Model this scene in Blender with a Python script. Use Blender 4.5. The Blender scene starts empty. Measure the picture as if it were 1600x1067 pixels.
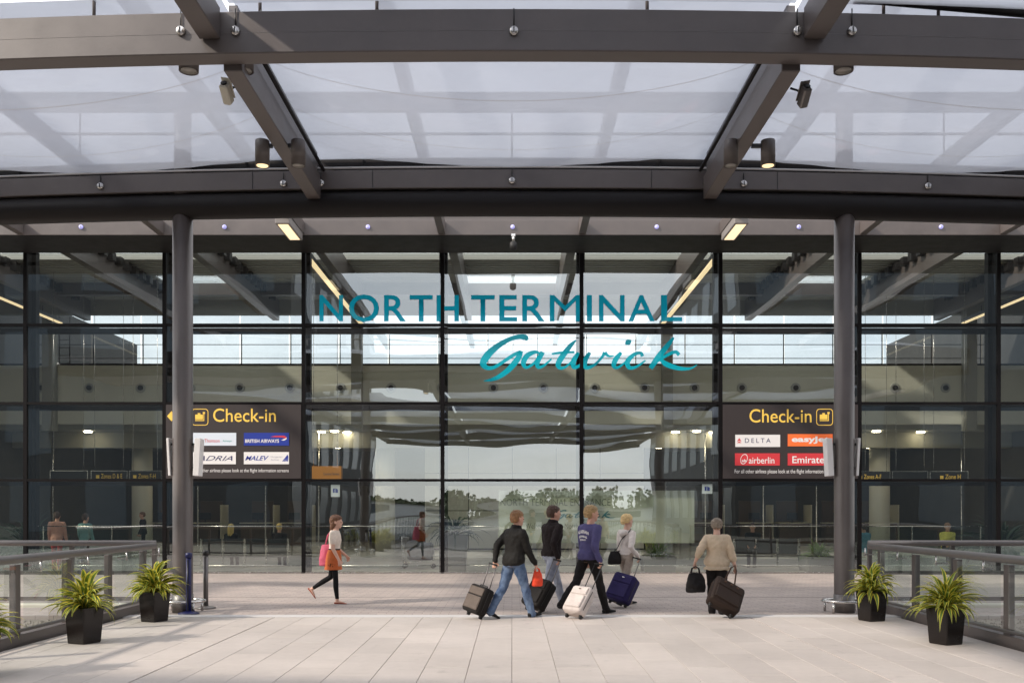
import bpy, math, random
import numpy as np
from mathutils import Vector, Matrix, noise as mnoise
random.seed(7)
R = math.radians
scene = bpy.context.scene
C = scene.collection
F = 1450.0; HZ = 798.0; CAMZ = 1.7          # focal length and horizon in photo pixels, eye height in metres

# ------------------------------------------------------------------ camera, world, sun, exposure
cam_d = bpy.data.cameras.new('camera'); cam = bpy.data.objects.new('camera', cam_d); C.objects.link(cam)
cam.location = (0, 0, CAMZ); cam.rotation_euler = (R(90), 0, 0)
cam_d.sensor_width = 36; cam_d.lens = 36 * F / 1600; cam_d.shift_y = (HZ - 533.5) / 1600
cam_d.clip_start = 0.1; cam_d.clip_end = 3000
scene.camera = cam
CLOUD = 15.0                                 # radiance of thin cloud before the world strength
SUN_EL, SUN_AZ = 34.0, 242.0                 # azimuth clockwise from +Y: low in the left, a little behind the camera
world = bpy.data.worlds.new('World'); scene.world = world; world.use_nodes = True
wn = world.node_tree.nodes; wl = world.node_tree.links
sky = wn.new('ShaderNodeTexSky'); sky.sky_type = 'NISHITA'; sky.sun_disc = False
sky.sun_elevation = R(SUN_EL); sky.sun_rotation = R(SUN_AZ); sky.dust_density = 1.2; sky.air_density = 1.0; sky.ozone_density = 1.0
bgn = wn['Background']; bgn.inputs[1].default_value = 0.13
# thin bright cloud over the whole sky
wtc = wn.new('ShaderNodeTexCoord'); wmp = wn.new('ShaderNodeMapping'); wmp.inputs['Scale'].default_value = (1.0, 1.0, 2.6)
wno = wn.new('ShaderNodeTexNoise'); wno.inputs['Scale'].default_value = 2.3; wno.inputs['Detail'].default_value = 7; wno.inputs['Roughness'].default_value = .58
wmr = wn.new('ShaderNodeMapRange'); wmr.inputs[1].default_value = .32; wmr.inputs[2].default_value = .68; wmr.inputs[3].default_value = .35; wmr.inputs[4].default_value = .95
wmx = wn.new('ShaderNodeMix'); wmx.data_type = 'RGBA'; wmx.inputs['B'].default_value = (CLOUD*1.0, CLOUD*.985, CLOUD*.985, 1)
wl.new(wtc.outputs['Generated'], wmp.inputs[0]); wl.new(wmp.outputs[0], wno.inputs['Vector']); wl.new(wno.outputs[0], wmr.inputs[0])
wl.new(wmr.outputs[0], wmx.inputs['Factor']); wl.new(sky.outputs[0], wmx.inputs['A']); wl.new(wmx.outputs['Result'], bgn.inputs[0])
sd = bpy.data.lights.new('sun', 'SUN'); sd.energy = 3.3; sd.angle = R(2.5); sd.color = (1, .90, .78)
sun = bpy.data.objects.new('sun', sd); C.objects.link(sun)
_sv = Vector((math.sin(R(SUN_AZ)) * math.cos(R(SUN_EL)), math.cos(R(SUN_AZ)) * math.cos(R(SUN_EL)), math.sin(R(SUN_EL))))
sun.rotation_euler = _sv.to_track_quat('Z', 'Y').to_euler(); sun.location = (-30, -10, 30)
scene.view_settings.view_transform = 'Standard'; scene.view_settings.look = 'None'
scene.view_settings.exposure = 0.25; scene.view_settings.gamma = 1
scene.render.engine = 'CYCLES'
cy = scene.cycles
cy.use_denoising = True
cy.max_bounces = 10; cy.transparent_max_bounces = 32; cy.diffuse_bounces = 5; cy.glossy_bounces = 4
cy.caustics_reflective = False; cy.caustics_refractive = False; cy.sample_clamp_indirect = 6

# ------------------------------------------------------------------ helpers
def U(px, py, Y): return Vector(((px - 800) * Y / F, Y, CAMZ - (py - HZ) * Y / F))
MATS = {}
def mat(name, col, rough=.6, metal=0, var=0, vscale=6, bump=0, bscale=40, emit=None, es=1, coat=0, spec=.5, sheen=0):
    m = bpy.data.materials.new(name); m.use_nodes = True; nt = m.node_tree; b = nt.nodes['Principled BSDF']
    b.inputs['Base Color'].default_value = (*col, 1); b.inputs['Roughness'].default_value = rough
    b.inputs['Metallic'].default_value = metal; b.inputs['Specular IOR Level'].default_value = spec
    b.inputs['Coat Weight'].default_value = coat; b.inputs['Sheen Weight'].default_value = sheen
    if emit: b.inputs['Emission Color'].default_value = (*emit, 1); b.inputs['Emission Strength'].default_value = es
    if var or bump:
        tc = nt.nodes.new('ShaderNodeTexCoord')
    if var:
        n = nt.nodes.new('ShaderNodeTexNoise'); n.inputs['Scale'].default_value = vscale; n.inputs['Detail'].default_value = 6
        n.inputs['Roughness'].default_value = .65
        nt.links.new(tc.outputs['Object'], n.inputs['Vector'])
        r = nt.nodes.new('ShaderNodeMapRange'); r.inputs[1].default_value = .25; r.inputs[2].default_value = .75
        r.inputs[3].default_value = 1 - var; r.inputs[4].default_value = 1 + var
        nt.links.new(n.outputs[0], r.inputs[0])
        mx = nt.nodes.new('ShaderNodeVectorMath'); mx.operation = 'SCALE'; mx.inputs[0].default_value = col
        nt.links.new(r.outputs[0], mx.inputs['Scale']); nt.links.new(mx.outputs[0], b.inputs['Base Color'])
        r2 = nt.nodes.new('ShaderNodeMapRange'); r2.inputs[3].default_value = max(0, rough - .12); r2.inputs[4].default_value = min(1, rough + .12)
        nt.links.new(n.outputs[0], r2.inputs[0]); nt.links.new(r2.outputs[0], b.inputs['Roughness'])
    if bump:
        n2 = nt.nodes.new('ShaderNodeTexNoise'); n2.inputs['Scale'].default_value = bscale; n2.inputs['Detail'].default_value = 5
        nt.links.new(tc.outputs['Object'], n2.inputs['Vector'])
        bp = nt.nodes.new('ShaderNodeBump'); bp.inputs['Strength'].default_value = bump; bp.inputs['Distance'].default_value = .01
        nt.links.new(n2.outputs[0], bp.inputs['Height']); nt.links.new(bp.outputs[0], b.inputs['Normal'])
    MATS[name] = m
    return m
def tile_mat(name, col):
    """concrete flag: each flag its own tone, with stains that run across flags"""
    m = bpy.data.materials.new(name); m.use_nodes = True; nt = m.node_tree; b = nt.nodes['Principled BSDF']; b.inputs['Roughness'].default_value = .62; L = nt.links.new
    geo = nt.nodes.new('ShaderNodeNewGeometry'); oi = nt.nodes.new('ShaderNodeObjectInfo')
    def noise(sc, det, lo, hi, a, b_, rough=.6):
        n = nt.nodes.new('ShaderNodeTexNoise'); n.inputs['Scale'].default_value = sc; n.inputs['Detail'].default_value = det; n.inputs['Roughness'].default_value = rough; L(geo.outputs['Position'], n.inputs['Vector'])
        r = nt.nodes.new('ShaderNodeMapRange'); r.inputs[1].default_value = lo; r.inputs[2].default_value = hi; r.inputs[3].default_value = a; r.inputs[4].default_value = b_; L(n.outputs[0], r.inputs[0]); return r.outputs[0], n.outputs[0]
    a, _ = noise(.55, 5, .3, .7, .85, 1.07); c, n2 = noise(9, 6, .25, .75, .94, 1.06, .75); d, _ = noise(3.1, 4, .62, .74, 1.0, .80)
    rr = nt.nodes.new('ShaderNodeMapRange'); rr.inputs[3].default_value = .94; rr.inputs[4].default_value = 1.06; L(oi.outputs['Random'], rr.inputs[0])
    v = nt.nodes.new('ShaderNodeTexVoronoi'); v.inputs['Scale'].default_value = 1.7; L(geo.outputs['Position'], v.inputs['Vector'])
    g = nt.nodes.new('ShaderNodeMapRange'); g.inputs[1].default_value = .025; g.inputs[2].default_value = .045; g.inputs[3].default_value = .72; g.inputs[4].default_value = 1; L(v.outputs['Distance'], g.inputs[0])
    prev = rr.outputs[0]
    for s_ in (a, c, d, g.outputs[0]):
        q = nt.nodes.new('ShaderNodeMath'); q.operation = 'MULTIPLY'; L(prev, q.inputs[0]); L(s_, q.inputs[1]); prev = q.outputs[0]
    mx = nt.nodes.new('ShaderNodeVectorMath'); mx.operation = 'SCALE'; mx.inputs[0].default_value = col; L(prev, mx.inputs['Scale']); L(mx.outputs[0], b.inputs['Base Color'])
    bp = nt.nodes.new('ShaderNodeBump'); bp.inputs['Strength'].default_value = .15; bp.inputs['Distance'].default_value = .004; L(n2, bp.inputs['Height']); L(bp.outputs[0], b.inputs['Normal'])
    MATS[name] = m
def glass(name, tint, refl, wave=0, rough=0.0, film=0, filmcol=(.6, .65, .6)):
    """thin architectural glass: tinted see-through mixed with a mirror that grows towards grazing angles"""
    m = bpy.data.materials.new(name); m.use_nodes = True; nt = m.node_tree; nt.nodes.clear()
    out = nt.nodes.new('ShaderNodeOutputMaterial')
    tr = nt.nodes.new('ShaderNodeBsdfTransparent'); tr.inputs[0].default_value = (*tint, 1)
    gl = nt.nodes.new('ShaderNodeBsdfGlossy'); gl.inputs['Roughness'].default_value = rough; gl.inputs[0].default_value = (.9, .97, 1, 1)
    lw = nt.nodes.new('ShaderNodeLayerWeight'); lw.inputs[0].default_value = .35
    mr = nt.nodes.new('ShaderNodeMapRange'); mr.inputs[3].default_value = refl; mr.inputs[4].default_value = 1
    pw = nt.nodes.new('ShaderNodeMath'); pw.operation = 'POWER'; pw.inputs[1].default_value = 2.5
    nt.links.new(lw.outputs['Facing'], pw.inputs[0]); nt.links.new(pw.outputs[0], mr.inputs[0])
    mix = nt.nodes.new('ShaderNodeMixShader'); nt.links.new(mr.outputs[0], mix.inputs[0])
    last = tr
    if film:
        df = nt.nodes.new('ShaderNodeBsdfDiffuse'); df.inputs[0].default_value = (*filmcol, 1)
        m2 = nt.nodes.new('ShaderNodeMixShader'); m2.inputs[0].default_value = film
        nt.links.new(tr.outputs[0], m2.inputs[1]); nt.links.new(df.outputs[0], m2.inputs[2]); last = m2
    nt.links.new(last.outputs[0], mix.inputs[1]); nt.links.new(gl.outputs[0], mix.inputs[2])
    nt.links.new(mix.outputs[0], out.inputs[0])
    if wave:
        tc = nt.nodes.new('ShaderNodeTexCoord'); oi = nt.nodes.new('ShaderNodeObjectInfo')
        va = nt.nodes.new('ShaderNodeVectorMath'); va.operation = 'MULTIPLY_ADD'
        va.inputs[1].default_value = (.26, 1, .95)
        cx = nt.nodes.new('ShaderNodeCombineXYZ')
        mm = nt.nodes.new('ShaderNodeMath'); mm.operation = 'MULTIPLY'; mm.inputs[1].default_value = 37
        nt.links.new(oi.outputs['Random'], mm.inputs[0]); nt.links.new(mm.outputs[0], cx.inputs[0]); nt.links.new(mm.outputs[0], cx.inputs[1])
        nt.links.new(tc.outputs['Object'], va.inputs[0]); nt.links.new(cx.outputs[0], va.inputs[2])
        n = nt.nodes.new('ShaderNodeTexNoise'); n.inputs['Scale'].default_value = 1.0; n.inputs['Detail'].default_value = .6
        nt.links.new(va.outputs[0], n.inputs['Vector'])
        bp = nt.nodes.new('ShaderNodeBump'); bp.inputs['Strength'].default_value = 1; bp.inputs['Distance'].default_value = wave
        nt.links.new(n.outputs[0], bp.inputs['Height']); nt.links.new(bp.outputs[0], gl.inputs['Normal'])
    MATS[name] = m
    return m
def film_mat(name):
    m = bpy.data.materials.new(name); m.use_nodes = True; nt = m.node_tree; nt.nodes.clear()
    out = nt.nodes.new('ShaderNodeOutputMaterial')
    tr = nt.nodes.new('ShaderNodeBsdfTransparent'); tr.inputs[0].default_value = (.88, .91, .96, 1)
    tl = nt.nodes.new('ShaderNodeBsdfTranslucent'); tl.inputs[0].default_value = (.55, .575, .635, 1)
    df = nt.nodes.new('ShaderNodeBsdfDiffuse'); df.inputs[0].default_value = (.6, .6, .62, 1)
    gl = nt.nodes.new('ShaderNodeBsdfGlossy'); gl.inputs['Roughness'].default_value = .08
    a = nt.nodes.new('ShaderNodeMixShader'); a.inputs[0].default_value = .35
    nt.links.new(tl.outputs[0], a.inputs[1]); nt.links.new(df.outputs[0], a.inputs[2])
    b = nt.nodes.new('ShaderNodeMixShader')
    tc = nt.nodes.new('ShaderNodeTexCoord'); n = nt.nodes.new('ShaderNodeTexNoise'); n.inputs['Scale'].default_value = 1.3; n.inputs['Detail'].default_value = 7
    nt.links.new(tc.outputs['Object'], n.inputs['Vector'])
    mr = nt.nodes.new('ShaderNodeMapRange'); mr.inputs[1].default_value = .3; mr.inputs[2].default_value = .7
    mr.inputs[3].default_value = .27; mr.inputs[4].default_value = .36
    nt.links.new(n.outputs[0], mr.inputs[0]); nt.links.new(mr.outputs[0], b.inputs[0])
    nt.links.new(a.outputs[0], b.inputs[1]); nt.links.new(tr.outputs[0], b.inputs[2])
    c = nt.nodes.new('ShaderNodeMixShader'); lw = nt.nodes.new('ShaderNodeLayerWeight'); lw.inputs[0].default_value = .4
    fr = nt.nodes.new('ShaderNodeMath'); fr.operation = 'POWER'; fr.inputs[1].default_value = 4; nt.links.new(lw.outputs['Facing'], fr.inputs[0])
    f2 = nt.nodes.new('ShaderNodeMapRange'); f2.inputs[3].default_value = .035; f2.inputs[4].default_value = .5; nt.links.new(fr.outputs[0], f2.inputs[0])
    nt.links.new(f2.outputs[0], c.inputs[0]); nt.links.new(b.outputs[0], c.inputs[1]); nt.links.new(gl.outputs[0], c.inputs[2])
    nt.links.new(c.outputs[0], out.inputs[0]); MATS[name] = m
def vinyl(name, col, see, tint=(.55, .95, 1)):
    m = bpy.data.materials.new(name); m.use_nodes = True; nt = m.node_tree; b = nt.nodes['Principled BSDF']
    b.inputs['Base Color'].default_value = (*col, 1); b.inputs['Roughness'].default_value = .6; b.inputs['Specular IOR Level'].default_value = .12
    tr = nt.nodes.new('ShaderNodeBsdfTransparent'); tr.inputs[0].default_value = (*tint, 1)
    mx = nt.nodes.new('ShaderNodeMixShader'); mx.inputs[0].default_value = see
    nt.links.new(b.outputs[0], mx.inputs[1]); nt.links.new(tr.outputs[0], mx.inputs[2])
    nt.links.new(mx.outputs[0], nt.nodes['Material Output'].inputs[0]); MATS[name] = m

class MB:
    def __init__(s): s.v = []; s.f = []; s.sm = []
    def add(s, vs, fs, smooth=False, M=None):
        o = len(s.v)
        for p in vs:
            p = Vector(p); s.v.append(tuple(M @ p) if M else tuple(p))
        for q in fs: s.f.append([i + o for i in q]); s.sm.append(smooth)
        return s
    def box(s, x0, x1, y0, y1, z0, z1, M=None):
        return s.add([(x0,y0,z0),(x1,y0,z0),(x1,y1,z0),(x0,y1,z0),(x0,y0,z1),(x1,y0,z1),(x1,y1,z1),(x0,y1,z1)],
              [(0,3,2,1),(4,5,6,7),(0,1,5,4),(1,2,6,5),(2,3,7,6),(3,0,4,7)], False, M)
    def bbox(s, x0, x1, y0, y1, z0, z1, b=.01, M=None):
        """box with chamfered edges"""
        vs = []; fs = []
        X = (x0, x1); Y = (y0, y1); Z = (z0, z1); idx = {}
        for i in range(2):
            for j in range(2):
                for k in range(2):
                    sx, sy, sz = (1, -1)[i] * b, (1, -1)[j] * b, (1, -1)[k] * b
                    for a in range(3):
                        p = [X[i] + sx, Y[j] + sy, Z[k] + sz]; p[a] = (X[i], Y[j], Z[k])[a]
                        idx[i, j, k, a] = len(vs); vs.append(p)
        def face(keys):
            q = [idx[k] for k in keys]
            c = sum((Vector(vs[i]) for i in q), Vector()) / len(q) - Vector(((x0+x1)/2, (y0+y1)/2, (z0+z1)/2))
            n = (Vector(vs[q[1]]) - Vector(vs[q[0]])).cross(Vector(vs[q[2]]) - Vector(vs[q[1]]))
            fs.append(q if n.dot(c) > 0 else q[::-1])
        for h in range(2):
            face([(h,0,0,0),(h,1,0,0),(h,1,1,0),(h,0,1,0)]); face([(0,h,0,1),(1,h,0,1),(1,h,1,1),(0,h,1,1)]); face([(0,0,h,2),(1,0,h,2),(1,1,h,2),(0,1,h,2)])
        for i in range(2):
            for j in range(2):
                face([(i,j,0,0),(i,j,1,0),(i,j,1,1),(i,j,0,1)]); face([(i,0,j,0),(i,1,j,0),(i,1,j,2),(i,0,j,2)]); face([(0,i,j,1),(1,i,j,1),(1,i,j,2),(0,i,j,2)])
                for k in range(2): face([(i,j,k,0),(i,j,k,1),(i,j,k,2)])
        return s.add(vs, fs, False, M)
    def loft(s, rings, caps=True, smooth=True, M=None):
        n = len(rings[0]); vs = [p for r in rings for p in r]; fs = []
        for i in range(len(rings) - 1):
            for j in range(n):
                k = (j + 1) % n
                fs.append((i*n + j, i*n + k, (i+1)*n + k, (i+1)*n + j))
        if caps: fs.append(tuple(range(n))[::-1]); fs.append(tuple((len(rings)-1)*n + j for j in range(n)))
        return s.add(vs, fs, smooth, M)
    def tube(s, pts, r, n=12, ry=None, up=None, M=None, caps=True):
        pts = [Vector(p) for p in pts]; m = len(pts)
        rs = r if hasattr(r, '__len__') else [r] * m
        rings = []; prev = None
        for i, p in enumerate(pts):
            t = (pts[min(i+1, m-1)] - pts[max(i-1, 0)]).normalized()
            if prev is None:
                a = Vector(up) if up else (Vector((0,0,1)) if abs(t.z) < .9 else Vector((0,1,0)))
            else: a = prev
            a = (a - t * a.dot(t)); a = a.normalized() if a.length > 1e-6 else t.orthogonal().normalized()
            prev = a; b = t.cross(a)
            ra = rs[i] if ry is None else ry[i]
            rings.append([p + a * math.sin(2*math.pi*j/n) * ra + b * math.cos(2*math.pi*j/n) * rs[i] for j in range(n)])
        return s.loft(rings, caps, True, M)
    def cyl(s, p0, p1, r, n=16, r1=None, M=None): return s.tube([p0, p1], [r, r if r1 is None else r1], n, M=M)
    def lathe(s, prof, c=(0,0,0), n=20, M=None):
        rings = [[(c[0] + r*math.cos(2*math.pi*j/n), c[1] + r*math.sin(2*math.pi*j/n), c[2] + z) for j in range(n)] for r, z in prof]
        return s.loft(rings, True, True, M)
    def ell(s, c, rx, ry, rz, n=14, m=9, M=None):
        rings = []
        for i in range(m + 1):
            a = -math.pi/2 + math.pi*i/m; a = max(min(a, math.pi/2 - .05), -math.pi/2 + .05)
            rings.append([(c[0] + rx*math.cos(a)*math.cos(2*math.pi*j/n), c[1] + ry*math.cos(a)*math.sin(2*math.pi*j/n), c[2] + rz*math.sin(a)) for j in range(n)])
        return s.loft(rings, True, True, M)
    def mesh(s, name):
        me = bpy.data.meshes.new(name); me.from_pydata(s.v, [], s.f)
        me.polygons.foreach_set('use_smooth', s.sm); me.update()
        return me
WL = {}
def wloc(o): return WL.get(o.name, Vector((0, 0, 0)))
def thing(name, label, cat, loc=(0,0,0), rz=0, group=None, kind=None):
    o = bpy.data.objects.new(name, None); C.objects.link(o); o.empty_display_size = .2
    o.location = loc; o.rotation_euler = (0, 0, rz); WL[o.name] = Vector(loc)
    return tag(o, label, cat, group, kind)
def tag(o, label=None, cat=None, group=None, kind=None):
    if label: o['label'] = label
    if cat: o['category'] = cat
    if group: o['group'] = group
    if kind: o['kind'] = kind
    return o
def put(name, me, m, parent=None, at=None, rot=None, local=False):
    """link a mesh. Vertices are in world metres unless `at` (world place of its origin) or local=True is given"""
    if isinstance(me, MB): me = me.mesh(name)
    o = bpy.data.objects.new(name, me); C.objects.link(o)
    if m is not None and not me.materials: me.materials.append(MATS[m] if isinstance(m, str) else m)
    if parent is not None: o.parent = parent
    base = wloc(parent) if parent is not None else Vector((0, 0, 0))
    if local: WL[o.name] = base if at is None else base
    else:
        w = Vector(at) if at is not None else Vector((0, 0, 0)); WL[o.name] = w
        o.location = w - base
    if local and at is not None: o.location = at
    if rot: o.rotation_euler = rot
    return o
def part(name, mb, m, parent, at=None, rot=None): return put(name, mb, m, parent, at, rot)
def lpart(name, mb, m, parent, at=None, rot=None): return put(name, mb, m, parent, at, rot, True)
def struct(name, mb, m, label=None):
    o = put(name, mb, m); o['kind'] = 'structure'; o['label'] = label or name.replace('_', ' '); return o
def shade_auto(me, ang=35):
    me.polygons.foreach_set('use_smooth', [True] * len(me.polygons))
    me.set_sharp_from_angle(angle=R(ang)); return me
def text_mesh(body, shear=0, off=0, space=1):
    cu = bpy.data.curves.new('lettering', 'FONT'); cu.body = body; cu.size = 1; cu.offset = off; cu.shear = shear; cu.space_character = space
    cu.resolution_u = 4; cu.fill_mode = 'FRONT'
    ob = bpy.data.objects.new('lettering', cu); C.objects.link(ob)
    dg = bpy.context.evaluated_depsgraph_get(); me = bpy.data.meshes.new_from_object(ob.evaluated_get(dg))
    bpy.data.objects.remove(ob); bpy.data.curves.remove(cu); me.name = 'lettering'
    return me
def lettering(body, px, Y, m, parent, shear=0, off=0, space=1, name='lettering', thick=0):
    """letters fitted to a photo rectangle (x0,y0,x1,y1) at depth Y, standing upright and facing the camera"""
    me = text_mesh(body, shear, off, space); n = len(me.vertices); co = np.empty(n*3); me.vertices.foreach_get('co', co); co = co.reshape(-1, 3)
    a, b = co.min(0), co.max(0); p0 = U(px[0], px[3], Y); p1 = U(px[2], px[1], Y)
    x = p0.x + (co[:,0] - a[0]) / (b[0] - a[0]) * (p1.x - p0.x); z = p0.z + (co[:,1] - a[1]) / (b[1] - a[1]) * (p1.z - p0.z)
    c = Vector(((p0.x + p1.x)/2, Y, p0.z))
    me.vertices.foreach_set('co', np.stack([x - c.x, np.zeros(n), z - c.z], 1).ravel()); me.update(); me.materials.clear()
    return put(name, me, m, parent, at=c)
def plate(px, Y, th, m, parent, name='logo_panel'):
    p0 = U(px[0], px[3], Y); p1 = U(px[2], px[1], Y); c = (p0 + p1)/2; w = (p1.x - p0.x)/2; h = (p1.z - p0.z)/2
    return put(name, MB().box(-w, w, 0, th, -h, h), m, parent, at=c)
def flat(pts, Y, m, parent, name='emblem', th=.004):
    P = [U(x, y, Y) for x, y in pts]; c = sum(P, Vector()) / len(P); n = len(P)
    mb = MB(); mb.add([(p.x - c.x, 0, p.z - c.z) for p in P] + [(p.x - c.x, th, p.z - c.z) for p in P],
        [tuple(range(n)), tuple(range(2*n-1, n-1, -1))] + [(i, (i+1) % n, n + (i+1) % n, n + i) for i in range(n)])
    return put(name, mb, m, parent, at=c)
def crom(P, k=10):
    out = []; P = [np.array(p, float) for p in P]; P = [2*P[0]-P[1]] + P + [2*P[-1]-P[-2]]
    for i in range(1, len(P) - 2):
        for t in np.linspace(0, 1, k, endpoint=False):
            a, b, c, d = P[i-1:i+3]
            out.append(.5*(2*b + (c-a)*t + (2*a-5*b+4*c-d)*t*t + (3*b-a-3*c+d)*t**3))
    out.append(P[-2]); return out

# ------------------------------------------------------------------ materials
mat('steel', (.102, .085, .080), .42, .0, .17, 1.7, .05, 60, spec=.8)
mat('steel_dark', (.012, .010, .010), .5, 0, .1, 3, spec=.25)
mat('mullion', (.006, .005, .0055), .5, 0, spec=.12)
mat('stainless', (.62, .60, .58), .25, 1, .05, 20)
mat('rail_metal', (.20, .185, .18), .42, .6, .06, 15)
mat('black_metal', (.012, .012, .013), .4)
tile_mat('tile_a', (.525, .470, .430))
tile_mat('tile_b', (.510, .457, .42))
tile_mat('tile_c', (.540, .482, .44))
mat('joint', (.22, .20, .19), .9)
mat('forecourt', (.39, .335, .31), .8, 0, .10, 2.2, .25, 60)
mat('strip_white', (.56, .54, .53), .6, 0, .05, 8)
mat('gravel', (.21, .18, .15), .95, 0, .35, 18, .9, 45)
mat('ground', (.24, .24, .22), .95, 0, .3, .3)
mat('olive_wall', (.64, .62, .52), .7, 0, .04, 1.5)
mat('cream', (.62, .59, .50), .6, 0, .04, 2)
mat('cream_panel', (.62, .59, .51), .5, 0, .04, 2)
mat('hall_floor', (.48, .48, .45), .22, 0, .06, 2)
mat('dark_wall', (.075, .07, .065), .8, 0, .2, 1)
mat('soffit', (.30, .29, .25), .8)
mat('deck', (.42, .42, .40), .5)
mat('roof_grey', (.25, .25, .25), .9)
mat('brown_panel', (.09, .06, .04), .5)
mat('nozzle_white', (.42, .42, .38), .5)
mat('black', (.008, .008, .008), .6)
mat('skylight', (.8, .8, .8), .5, emit=(.95, .98, 1), es=.0)
mat('lamp_warm', (.9, .8, .6), .5, emit=(1, .76, .45), es=1.0)
mat('lamp_box', (.25, .23, .22), .5)
mat('lens_warm', (.9, .8, .6), .3, emit=(1, .72, .38), es=1.1)
mat('downlight_hall', (.9, .8, .6), .3, emit=(1, .87, .62), es=26)
mat('lens_grey', (.35, .33, .30), .2)
mat('puck_blue', (.5, .5, .8), .2, emit=(.4, .38, 1), es=.35)
mat('sign_brown', (.030, .022, .022), .6, 0, .04, 5)
mat('sign_yellow', (.95, .62, .10), .5)
mat('sign_orange', (.50, .20, .02), .5)
mat('sign_white', (.80, .78, .77), .5)
mat('sign_ice', (.68, .74, .82), .5)
mat('sign_navy', (.012, .035, .30), .5)
mat('sign_red', (.62, .04, .05), .5)
mat('sign_orange_red', (.95, .18, .04), .5)
mat('ink_navy', (.02, .02, .10), .5); mat('ink_grey', (.45, .45, .50), .5); mat('ink_green', (.05, .35, .3), .5); mat('ink_dark', (.05, .07, .08), .6)
vinyl('teal', (.0, .40, .58), .05)
vinyl('teal_bright', (.0, .37, .47), .06)
vinyl('seam', (.8, .8, .82), .55, (1, 1, 1))
vinyl('ink_faint', (.10, .13, .13), .5, (1, 1, 1))
vinyl('teal_dark', (.0, .12, .15), .1)
glass('facade_glass', (.88, .91, .84), .25, wave=.011)
glass('guard_glass', (.86, .91, .89), .07)
glass('inner_glass', (.82, .9, .88), .08)
glass('frosted', (.60, .66, .62), .12, film=.7, filmcol=(.62, .66, .55))
glass('clerestory_glass', (.66, .72, .80), .06)
glass('rooflight_glass', (.93, .95, .97), .05)
film_mat('etfe')
mat('planter', (.010, .007, .006), .24, 0, .1, 4, spec=.35)
mat('planter_grey', (.17, .175, .18), .45)
mat('soil', (.03, .022, .015), .95)
mat('tree_leaf', (.045, .07, .03), .8, 0, .3, 2)
mat('bldg_grey', (.035, .042, .05), .7, 0, .05, 1); mat('bldg_white', (.52, .53, .53), .7, 0, .05, 1); mat('bldg_glass', (.05, .07, .09), .3)
mat('skin', (.56, .31, .22), .5); mat('skin_pale', (.60, .36, .27), .5); mat('eye', (.02, .015, .01), .2); mat('lip', (.45, .14, .12), .5)
mat('stanchion_blue', (.008, .011, .075), .4)
for nm, c, rg in [('jacket_black', (.012, .011, .010), .75), ('jacket_brown', (.016, .011, .011), .85), ('sweater_blue', (.075, .068, .165), .85), ('hoodie', (.66, .60, .56), .9),
                  ('cardigan', (.54, .43, .31), .9), ('tee', (.74, .64, .55), .85), ('skirt', (.52, .135, .045), .8), ('legging', (.008, .008, .009), .8), ('trouser_black', (.012, .010, .010), .8),
                  ('trouser_beige', (.36, .30, .25), .85), ('shoe_black', (.012, .012, .012), .5), ('shoe_red', (.33, .07, .04), .5), ('shoe_white', (.5, .5, .5), .6),
                  ('case_black', (.014, .012, .011), .7), ('case_grey', (.13, .105, .09), .8), ('case_light', (.56, .50, .47), .8), ('case_navy', (.022, .016, .075), .75),
                  ('case_brown', (.020, .012, .009), .65), ('strap_brown', (.06, .035, .025), .6), ('bag_black', (.012, .010, .010), .45), ('bag_pink', (.52, .105, .17), .6), ('bag_red', (.75, .07, .03), .5),
                  ('shirt_peach', (.50, .28, .22), .9), ('shirt_teal', (.12, .25, .25), .9), ('cloth_red', (.30, .04, .04), .9), ('shirt_blue', (.12, .30, .40), .9), ('shirt_yellow', (.55, .50, .12), .9), ('bag_grey', (.16, .165, .18), .6)]:
    mat(nm, c, rg, 0, .18, 9, .35, 90, sheen=.02 if rg > .7 else 0, spec=.2)
def denim(name, c0, c1):
    m = mat(name, c0, .85, 0, .2, 5, .3, 150); nt = m.node_tree; b = nt.nodes['Principled BSDF']
    tc = nt.nodes.new('ShaderNodeTexCoord'); n = nt.nodes.new('ShaderNodeTexNoise'); n.inputs['Scale'].default_value = 6; n.inputs['Detail'].default_value = 4
    nt.links.new(tc.outputs['Object'], n.inputs['Vector'])
    cr = nt.nodes.new('ShaderNodeValToRGB'); cr.color_ramp.elements[0].position = .35; cr.color_ramp.elements[0].color = (*c0, 1)
    cr.color_ramp.elements[1].position = .72; cr.color_ramp.elements[1].color = (*c1, 1)
    nt.links.new(n.outputs[0], cr.inputs[0]); nt.links.new(cr.outputs[0], b.inputs['Base Color'])
def pavers(name):
    m = MATS[name]; nt = m.node_tree; b = nt.nodes['Principled BSDF']; src = b.inputs['Base Color'].links[0].from_socket
    tc = nt.nodes.new('ShaderNodeTexCoord'); br = nt.nodes.new('ShaderNodeTexBrick'); br.inputs['Scale'].default_value = 1; br.inputs['Brick Width'].default_value = .30; br.inputs['Row Height'].default_value = .15
    br.inputs['Mortar Size'].default_value = .006; br.inputs['Color1'].default_value = (.90, .90, .90, 1); br.inputs['Color2'].default_value = (1.1, 1.08, 1.06, 1); br.inputs['Mortar'].default_value = (.55, .55, .55, 1)
    nt.links.new(tc.outputs['Object'], br.inputs['Vector']); mx = nt.nodes.new('ShaderNodeMix'); mx.data_type = 'RGBA'; mx.blend_type = 'MULTIPLY'; mx.inputs['Factor'].default_value = 1
    nt.links.new(src, mx.inputs['A']); nt.links.new(br.outputs['Color'], mx.inputs['B']); nt.links.new(mx.outputs['Result'], b.inputs['Base Color'])
pavers('forecourt')
denim('jeans_blue', (.028, .058, .13), (.17, .24, .36)); denim('jeans_pale', (.20, .22, .29), (.42, .44, .50))
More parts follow.
